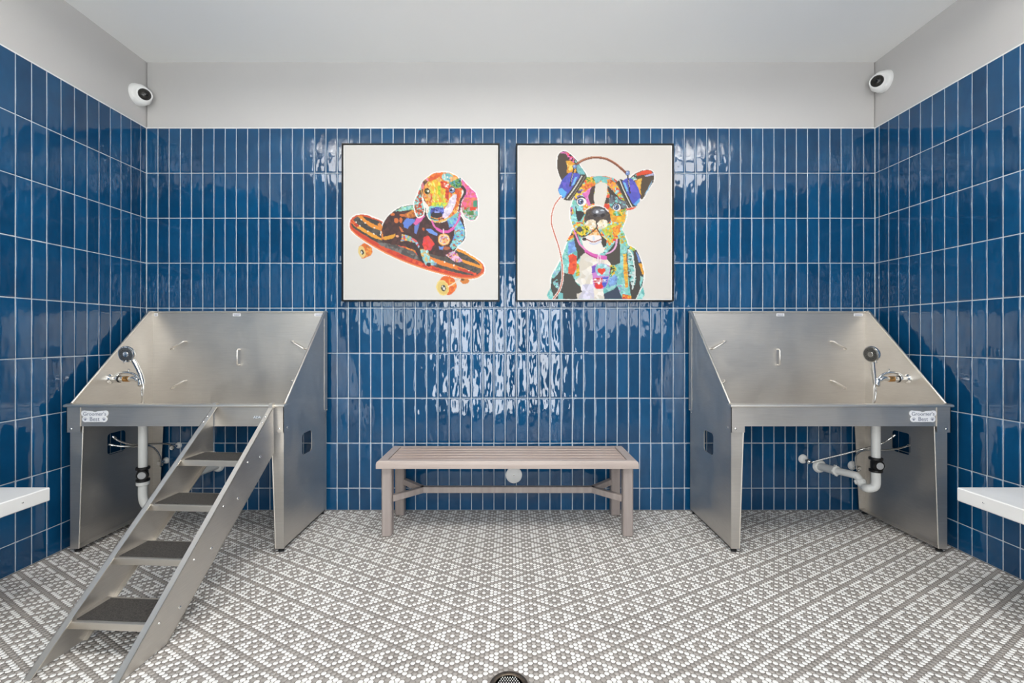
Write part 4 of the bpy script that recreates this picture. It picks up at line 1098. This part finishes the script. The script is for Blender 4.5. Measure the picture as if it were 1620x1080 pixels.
def paint_music():
    c = Canvas(818.8, 1063.6, 229.4, 472.8, (229, 222, 214), seed=9)
    A = lambda: c.view(4, 805, 215); Bv = lambda: c.view(9, 865, 230); Cv = lambda: c.view(8.639, 865, 350)
    A()
    body = [(405, 585), (365, 680), (335, 760), (300, 830), (270, 885), (263, 950), (285, 1040), (810, 1040), (850, 935), (860, 870), (842, 790), (800, 712), (762, 690), (742, 640), (712, 585), (600, 560)]
    c.line(body[:7], 14, HALO); c.line(body[7:15], 14, HALO)
    m = c.blob(body, TEAL); c.mosaic(m, [TEAL, (110, 190, 186), LTEAL, (140, 206, 190)], 5); c.speck(m, (40, 50, 52), 1.8, 0.05)
    Cv()
    m = c.poly([(190, 600), (240, 700), (350, 720), (400, 830), (470, 900), (482, 960), (410, 990), (422, 1060), (100, 1060), (50, 900), (58, 780), (150, 700)], (70, 67, 62))
    c.mosaic(c.mask([(70, 760), (100, 660), (195, 600), (180, 670), (90, 780)]), [LTEAL, (150, 190, 220), TEAL], 3)
    c.mosaic(c.mask([(75, 830), (140, 780), (160, 860), (165, 940), (100, 880)]), [LTEAL, (150, 170, 200), DARK, TEAL], 2.4); c.poly([(160, 960), (220, 985), (225, 1060), (150, 1060)], (116, 190, 190))
    m = c.mask([(290, 290), (370, 250), (405, 400), (290, 445)]); c.mosaic(m, [(124, 168, 226), (110, 150, 220)], 4); c.speck(m, (30, 36, 50), 1.6, 0.08)
    c.mosaic(c.mask([(300, 210), (375, 100), (425, 160), (340, 240), (270, 270)]), [(236, 140, 50), (226, 90, 44), YELLOW, DARK], 3)
    m = c.poly([(292, 458), (360, 440), (412, 470), (405, 640), (365, 725), (285, 705), (305, 560)], (230, 78, 44)); c.mosaic(m, [(232, 78, 42), (224, 64, 40), (238, 92, 50)], 5)
    c.mosaic(c.mask([(412, 560), (460, 590), (445, 740), (395, 750)]), [(228, 190, 50), (150, 180, 60), (230, 150, 50)], 2.6); 
    c.poly([(360, 180), (420, 160), (470, 330), (545, 410), (470, 470), (410, 540), (420, 420), (390, 330)], DARK)
    c.poly([(790, 470), (900, 330), (965, 235), (1005, 230), (1010, 560), (900, 610), (840, 540)], (72, 66, 58))
    m = c.poly([(465, 470), (540, 415), (700, 500), (840, 520), (905, 620), (835, 760), (770, 930), (800, 1060), (415, 1060), (408, 990), (482, 960), (450, 860), (380, 810), (455, 740), (440, 560)], (238, 230, 216))
    c.mosaic(m, [(238, 230, 216), (240, 234, 224), (232, 222, 206), (236, 230, 222)], 7)
    c.mosaic(c.mask([(480, 860), (640, 850), (650, 1060), (420, 1060), (482, 960)]), [(222, 218, 236), (228, 224, 234), (214, 210, 232)], 6)
    m = c.mask([(840, 600), (930, 590), (960, 640), (930, 740), (850, 760), (840, 700)]); c.mosaic(m, [TEAL, YELLOW, (40, 44, 40), (150, 190, 80)], 2.3)
    m = c.mask([(845, 800), (925, 722), (975, 760), (965, 860), (850, 890)]); c.mosaic(m, [(112, 152, 216), (130, 170, 222)], 4); c.speck(m, (40, 50, 70), 1.8, 0.08)
    m = c.mask([(1000, 160), (1060, 150), (1110, 320), (1090, 350), (1010, 290)]); c.mosaic(m, [(200, 206, 60), YELLOW, TEAL, (226, 150, 50), (130, 180, 90)], 2.6)
    m = c.mask([(1050, 440), (1115, 430), (1110, 560), (1122, 900), (1080, 905), (1058, 700)]); c.mosaic(m, [(240, 176, 48), (236, 190, 70), (232, 150, 50)], 3.4, stretch=0.5)
    arm = [(1105, 370), (1150, 330), (1240, 395), (1302, 540), (1338, 700), (1322, 850), (1262, 980), (1222, 1065), (1160, 1065), (1130, 800), (1100, 520)]
    c.line(arm[1:8], 20, HALO)
    m = c.poly(arm, (68, 64, 60))
    c.mosaic(c.mask([(1112, 390), (1150, 345), (1190, 420), (1205, 560), (1232, 780), (1190, 930), (1140, 800), (1112, 520)]), [TEAL, LTEAL, (130, 196, 190), (210, 226, 224), (60, 80, 76)], 3, stretch=0.4)
    c.line([(1120, 380), (1170, 440), (1195, 560), (1215, 700), (1180, 920)], 14, (238, 238, 232))
    c.mosaic(c.mask([(1150, 330), (1215, 370), (1200, 400), (1130, 372)]), [(150, 190, 90), (230, 120, 50), YELLOW], 2.4)
    c.poly([(1222, 392), (1300, 540), (1262, 560)], (120, 150, 214)); c.poly([(1265, 570), (1310, 570), (1338, 720), (1312, 715)], (238, 170, 56)); c.mosaic(c.mask([(1290, 740), (1334, 760), (1290, 905), (1282, 860)]), [TEAL, LTEAL], 3)
    c.poly([(780, 985), (920, 930), (970, 870), (1042, 1060), (790, 1060)], (52, 66, 90)); c.mosaic(c.mask([(1042, 990), (1160, 1010), (1166, 1060), (1040, 1060)]), [(226, 70, 40), (240, 176, 50), (230, 110, 44)], 3)
    c.mosaic(c.mask([(960, 860), (1050, 840), (1070, 980), (1010, 980)]), [TEAL, (170, 150, 200), LTEAL], 3)
    # ears
    Bv()
    el = [(210, 485), (160, 360), (143, 220), (170, 110), (250, 64), (330, 108), (420, 195), (500, 310), (570, 420), (480, 440)]
    er = [(1170, 470), (1260, 392), (1400, 338), (1500, 346), (1542, 410), (1530, 500), (1450, 625), (1360, 760), (1310, 600)]
    c.line(el, 26, HALO); c.line(er, 26, HALO)
    c.blob(el, (76, 64, 52)); c.mosaic(c.mask([(190, 95), (250, 64), (330, 108), (400, 180), (380, 240), (320, 190), (270, 100)]), [(230, 120, 190), (226, 80, 110), (236, 100, 90), (60, 30, 50), (236, 130, 170)], 2.4)
    c.mosaic(c.mask([(265, 210), (330, 195), (400, 250), (420, 350), (380, 400), (280, 380), (290, 290)]), [(240, 176, 50), (244, 206, 110), (238, 160, 44)], 3.4)
    c.mosaic(c.mask([(400, 190), (500, 310), (570, 430), (450, 410), (420, 300)]), [TEAL, (130, 186, 190), (110, 176, 180)], 4)
    c.blob(er, (84, 70, 52)); c.poly([(1265, 400), (1400, 338), (1500, 346), (1515, 385), (1400, 405), (1290, 420)], (230, 78, 40)); c.poly([(1380, 425), (1530, 380), (1535, 410), (1420, 430)], (176, 180, 214))
    c.mosaic(c.mask([(1180, 470), (1280, 400), (1300, 460), (1230, 500)]), [TEAL, (230, 230, 220), (60, 66, 50)], 2.6)
    c.mosaic(c.mask([(1262, 490), (1365, 450), (1345, 620), (1360, 700), (1310, 640)]), [(240, 180, 60), (244, 200, 90), (238, 160, 50)], 3.4); c.poly([(1525, 470), (1450, 640), (1400, 690), (1470, 560)], (150, 196, 226))
    # head
    A()
    head = [(388, 510), (396, 430), (430, 340), (480, 272), (560, 247), (640, 254), (695, 290), (740, 420), (748, 500), (722, 575), (690, 650), (640, 690), (600, 722), (540, 712), (480, 660), (435, 615), (405, 565)]
    c.line([head[-1], head[0], head[1], head[2]], 12, HALO); c.line(head[7:10], 12, HALO)
    m = c.blob(head, ORANGE); c.mosaic(m, [TEAL, YELLOW, ORANGE, (200, 206, 60), RED, LTEAL], 3.2)
    Bv()
    c.mosaic(c.mask([(590, 480), (680, 430), (780, 420), (900, 446), (1000, 505), (870, 530), (770, 490), (690, 560)]), [TEAL, (130, 196, 196), (112, 184, 184)], 5)
    c.mosaic(c.mask([(540, 440), (660, 440), (710, 540), (590, 560)]), [(110, 160, 50), YELLOW, (90, 140, 50), (236, 180, 50)], 3)
    c.mosaic(c.mask([(450, 570), (620, 500), (700, 545), (620, 615), (470, 610)]), [(232, 120, 44), (236, 150, 50), (220, 90, 50), YELLOW], 3)
    c.mosaic(c.mask([(370, 760), (430, 640), (520, 610), (500, 700), (400, 780)]), [(120, 96, 170), (90, 70, 120), (160, 130, 190), YELLOW], 3)
    m = c.mask([(500, 680), (640, 580), (650, 650), (590, 700), (640, 830), (580, 860), (540, 740)]); c.mosaic(m, [(226, 116, 192), (222, 104, 184), (230, 140, 200)], 3.4)
    c.poly([(640, 575), (700, 555), (672, 700), (690, 810), (625, 825), (590, 720)], (70, 56, 50))
    c.mosaic(c.mask([(860, 470), (910, 455), (1000, 540), (950, 640), (880, 560)]), [(200, 90, 40), (240, 180, 50), (238, 150, 50), (230, 140, 110)], 3)
    c.poly([(865, 555), (950, 640), (1060, 760), (900, 690), (880, 640)], (66, 56, 50)); c.poly([(840, 700), (890, 690), (900, 800), (830, 850)], (74, 60, 54)); c.ell(875, 710, 26, 24, (232, 84, 44)); c.ell(1020, 735, 22, 14, (226, 84, 44))
    c.mosaic(c.mask([(900, 690), (960, 700), (1130, 790), (1150, 880), (1000, 960), (890, 850)]), [(96, 100, 112), (70, 70, 76), TEAL, (120, 130, 140)], 3.4)
    m = c.mask([(805, 850), (840, 815), (900, 830), (895, 880), (860, 905)]); c.mosaic(m, [(234, 78, 38), (226, 64, 40)], 4)
    c.poly([(1140, 890), (1290, 860), (1240, 900), (1150, 915)], (230, 84, 50))
    c.mosaic(c.mask([(890, 870), (960, 900), (1130, 900), (1120, 1080), (930, 1080), (900, 990)]), [(242, 176, 40), (240, 190, 50), (236, 150, 40), (232, 166, 40)], 4, stretch=0.6)
    c.mosaic(c.mask([(930, 920), (1060, 930), (1140, 870), (1090, 990), (960, 990)]), [(90, 140, 60), YELLOW, (130, 170, 70), TEAL], 2.8)
    c.mosaic(c.mask([(340, 880), (380, 760), (460, 830), (570, 860), (560, 960), (500, 1080), (345, 1080)]), [TEAL, (140, 200, 220), LTEAL, (120, 190, 160)], 3.2)
    c.mosaic(c.mask([(520, 850), (590, 820), (570, 960), (520, 960)]), [(240, 180, 50), ORANGE, CREAM], 2.6); c.mosaic(c.mask([(335, 870), (365, 870), (380, 960), (340, 1000)]), [(120, 40, 90), YELLOW, (220, 120, 190)], 2.4)
    c.poly([(405, 850), (435, 920), (520, 930), (540, 970), (480, 1060), (440, 1075), (420, 1000)], (46, 46, 46))
    m = c.poly([(690, 560), (770, 503), (872, 540), (858, 700), (815, 870), (700, 865), (668, 740), (690, 630)], (226, 218, 208))
    # muzzle
    m = c.blob([(570, 905), (690, 860), (780, 862), (870, 905), (905, 1000), (890, 1090), (740, 1130), (560, 1090), (540, 1020)], (72, 62, 58)); c.mosaic(m, [(64, 56, 54), (84, 72, 64), (74, 62, 56)], 4)
    c.line([(570, 900), (650, 850), (740, 845), (830, 880), (880, 930)], 16, (240, 232, 232))
    c.ell(745, 935, 112, 72, (74, 70, 74)); c.ell(740, 930, 86, 40, (112, 112, 120)); c.ell(720, 935, 22, 20, (226, 230, 236)); c.ell(790, 915, 30, 12, (190, 200, 210)); c.ell(690, 985, 30, 22, (30, 26, 28)); c.ell(800, 985, 30, 22, (30, 26, 28))
    Cv()
    m = c.blob([(500, 60), (560, -20), (640, -30), (680, 10), (672, 70), (600, 110), (520, 140)], CREAM); c.mosaic(m, [CREAM, (244, 236, 220), (236, 206, 160), (240, 220, 190)], 4); c.speck(m, (60, 50, 46), 1.6, 0.06)
    m = c.blob([(690, 20), (740, -30), (820, -20), (830, 50), (780, 110), (720, 90)], CREAM); c.mosaic(m, [CREAM, (244, 236, 220), (238, 214, 170)], 4); c.speck(m, (60, 50, 46), 1.6, 0.06)
    m = c.mask([(400, 90), (500, 50), (580, 60), (580, 130), (520, 190), (440, 180), (390, 130)]); c.mosaic(m, [(236, 214, 40), YELLOW, (60, 54, 30), (150, 170, 50)], 2.4); c.ell(445, 100, 36, 40, (70, 76, 90))
    m = c.mask([(740, 110), (830, 60), (940, 20), (1000, 60), (930, 200), (880, 290), (830, 240)]); c.mosaic(m, [(170, 200, 80), (240, 180, 44), TEAL, (226, 190, 50), (200, 206, 70)], 3); c.ell(870, 195, 10, 12, (40, 40, 30))
    m = c.mask([(900, 80), (1040, 20), (980, 160), (920, 230)]); c.mosaic(m, [(238, 150, 44), (240, 176, 44), (226, 120, 44)], 3)
    c.blob([(470, 230), (560, 180), (680, 110), (770, 220), (790, 380), (740, 430), (620, 430), (510, 350)], (240, 234, 226))
    m = c.mask([(570, 180), (680, 88), (745, 200), (640, 200)]); c.mosaic(m, [(240, 176, 96), (238, 150, 60), (242, 200, 150)], 3)
    c.blob([(535, 215), (600, 180), (720, 185), (755, 225), (640, 272)], (244, 234, 230)); c.ell(645, 225, 16, 30, (206, 220, 236))
    c.line([(500, 235), (560, 245), (640, 275), (750, 235)], 14, (150, 60, 50)); c.line([(590, 290), (650, 305), (740, 270)], 20, (206, 210, 232))
    c.ell(515, 235, 30, 24, (60, 50, 46)); c.poly([(750, 190), (815, 240), (815, 330), (775, 350), (750, 280)], (62, 58, 50))
    c.line([(680, 0), (680, 80), (600, 150), (520, 195), (440, 190)], 14, (50, 42, 38)); c.line([(680, 80), (720, 140), (760, 220)], 14, (50, 42, 38))
    Bv()
    c.ell(490, 780, 72, 70, (52, 48, 56)); c.ell(495, 792, 66, 60, (244, 240, 236)); c.ell(482, 788, 42, 44, (60, 70, 110)); c.ell(486, 784, 26, 28, (120, 150, 200)); c.ell(492, 786, 16, 18, (24, 22, 30)); c.ell(476, 772, 9, 9, (250, 250, 250))
    c.ell(1000, 862, 66, 60, (60, 50, 52)); c.ell(1002, 872, 58, 50, (244, 240, 236)); c.ell(996, 866, 42, 42, (60, 70, 110)); c.ell(994, 864, 26, 26, (130, 156, 200)); c.ell(1000, 866, 15, 16, (24, 22, 30)); c.ell(984, 856, 9, 8, (250, 250, 250))
    # headphones
    c.poly([(455, 410), (545, 395), (570, 440), (480, 590), (345, 775), (235, 765)], (62, 56, 46)); c.line([(500, 425), (400, 590), (285, 745)], 14, (226, 220, 206)); c.line([(545, 430), (440, 600), (330, 760)], 8, (150, 140, 120))
    c.blob([(205, 500), (270, 420), (345, 375), (470, 405), (400, 530), (240, 742), (165, 650), (165, 590)], (78, 88, 192)); c.mosaic(c.mask([(205, 500), (345, 375), (470, 405), (350, 600), (180, 600)]), [(76, 84, 190), (92, 96, 200), (96, 84, 190)], 6)
    c.poly([(172, 610), (205, 590), (285, 660), (240, 742), (165, 660)], (96, 176, 232)); c.poly([(400, 440), (440, 430), (390, 540), (350, 560)], (120, 190, 232))
    c.poly([(990, 520), (1055, 465), (1100, 480), (1300, 850), (1170, 880)], (62, 56, 46)); c.line([(1045, 485), (1120, 660), (1225, 870)], 14, (226, 220, 206)); c.line([(1005, 530), (1090, 700), (1190, 870)], 8, (120, 110, 96))
    c.blob([(1075, 495), (1140, 460), (1220, 465), (1290, 560), (1340, 690), (1335, 760), (1245, 835), (1150, 660)], (80, 88, 194)); c.mosaic(c.mask([(1130, 470), (1220, 465), (1330, 720), (1250, 760)]), [(92, 92, 198), (84, 84, 190), (100, 90, 196)], 6)
    c.poly([(1240, 830), (1340, 735), (1335, 790), (1280, 850)], (96, 170, 230)); c.poly([(1090, 500), (1130, 520), (1170, 640), (1140, 640)], (120, 190, 232))
    c.line([(425, 250), (520, 195), (630, 162), (745, 158), (870, 185), (980, 245), (1065, 315), (1145, 385)], 34, (128, 70, 46)); c.line([(440, 236), (530, 184), (640, 152), (745, 148), (870, 174), (985, 234), (1070, 302)], 10, (200, 130, 90))
    c.line([(392, 300), (360, 420), (328, 565)], 22, (54, 48, 50)); c.line([(372, 390), (345, 500)], 8, (200, 190, 190)); c.line([(1158, 400), (1175, 520), (1192, 665)], 22, (54, 48, 50)); c.line([(1172, 480), (1186, 580)], 8, (200, 190, 190))
    for q in ((398, 285), (1160, 380)): c.ell(q[0], q[1], 34, 34, (60, 64, 80)); c.ell(q[0], q[1], 27, 27, (116, 146, 206)); c.ell(q[0] - 8, q[1] - 10, 9, 9, (220, 230, 246))
    # collar, tag, cord
    Cv()
    c.line([(370, 110), (410, 210), (450, 300), (530, 385)], (18, 30), (226, 140, 190)); c.line([(540, 405), (620, 450), (720, 480), (800, 490)], (44, 60), (222, 96, 180)); c.line([(810, 440), (890, 405), (945, 340), (965, 245)], (16, 26), (232, 176, 214)); c.line([(540, 425), (620, 472), (700, 500)], 16, (170, 50, 120))
    tg = [(618, 610), (690, 572), (800, 575), (868, 630), (850, 780), (812, 890), (760, 918), (680, 905), (640, 860)]
    m = c.blob(tg, (206, 130, 206)); c.mosaic(c.mask([(690, 572), (800, 575), (868, 630), (850, 740), (700, 740), (660, 640)]), [(150, 206, 200), (190, 226, 226), (150, 200, 220)], 4); c.poly([(618, 610), (668, 590), (665, 690), (620, 700)], (120, 84, 190))
    c.poly([(640, 770), (830, 760), (815, 890), (660, 890)], (206, 60, 70)); c.poly([(760, 760), (845, 750), (815, 890), (770, 900)], (70, 90, 200)); c.ell(720, 885, 56, 38, (226, 40, 36))
    for q in (800, 826): c.line([(640, q), (820, q - 6)], 8, (244, 236, 236))
    c.ell(715, 845, 18, 16, (250, 250, 250)); c.ell(662, 790, 16, 14, (250, 250, 250)); c.ell(796, 800, 14, 12, (250, 250, 250)); c.line([(730, 845), (734, 770)], 8, (250, 250, 250))
    c.ell(728, 662, 30, 28, (230, 60, 30)); c.ell(780, 662, 30, 28, (230, 60, 30)); c.poly([(700, 672), (808, 672), (756, 728)], (230, 60, 30))
    c.line([(715, 420), (700, 520), (715, 590), (738, 530), (722, 420)], 11, (240, 226, 236))
    A()
    c.line([(328, 378), (285, 440), (266, 530), (285, 610), (315, 700), (335, 800), (338, 900), (318, 975), (282, 1026)], 15, HALO)
    c.line([(328, 378), (285, 440), (266, 530), (285, 610), (315, 700), (335, 800), (338, 900), (318, 975), (282, 1026)], 8, (206, 112, 86))
    return c

def picture(name_label, pxc, pyc, cv):
    z = D - 0.035
    p = at(pxc, pyc, z)
    W = 249.5 * z / F
    t = thing('framed_picture', name_label, 'picture', (p.x, 0, p.z), 'dog pictures on the back wall')
    h = W / 2; i = h - 0.008
    sq = lambda a: [(-a, -a), (a, -a), (a, a), (-a, a)]
    MB().ring_prism(sq(h), sq(i), 'y', -0.040, -0.003).build('frame', M_FRAME, t)
    MB().box(-i, i, -0.012, -0.004, -i, i).build('backing', M_FRAME, t)
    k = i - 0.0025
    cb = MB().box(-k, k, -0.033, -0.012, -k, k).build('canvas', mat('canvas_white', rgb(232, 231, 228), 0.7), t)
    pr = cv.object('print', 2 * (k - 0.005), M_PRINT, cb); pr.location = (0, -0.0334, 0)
picture('square picture of a colourful dog lying on an orange skateboard', 665.5, 351.7, paint_skater())
picture('square picture of a colourful dog wearing blue headphones', 941.0, 352.0, paint_music())
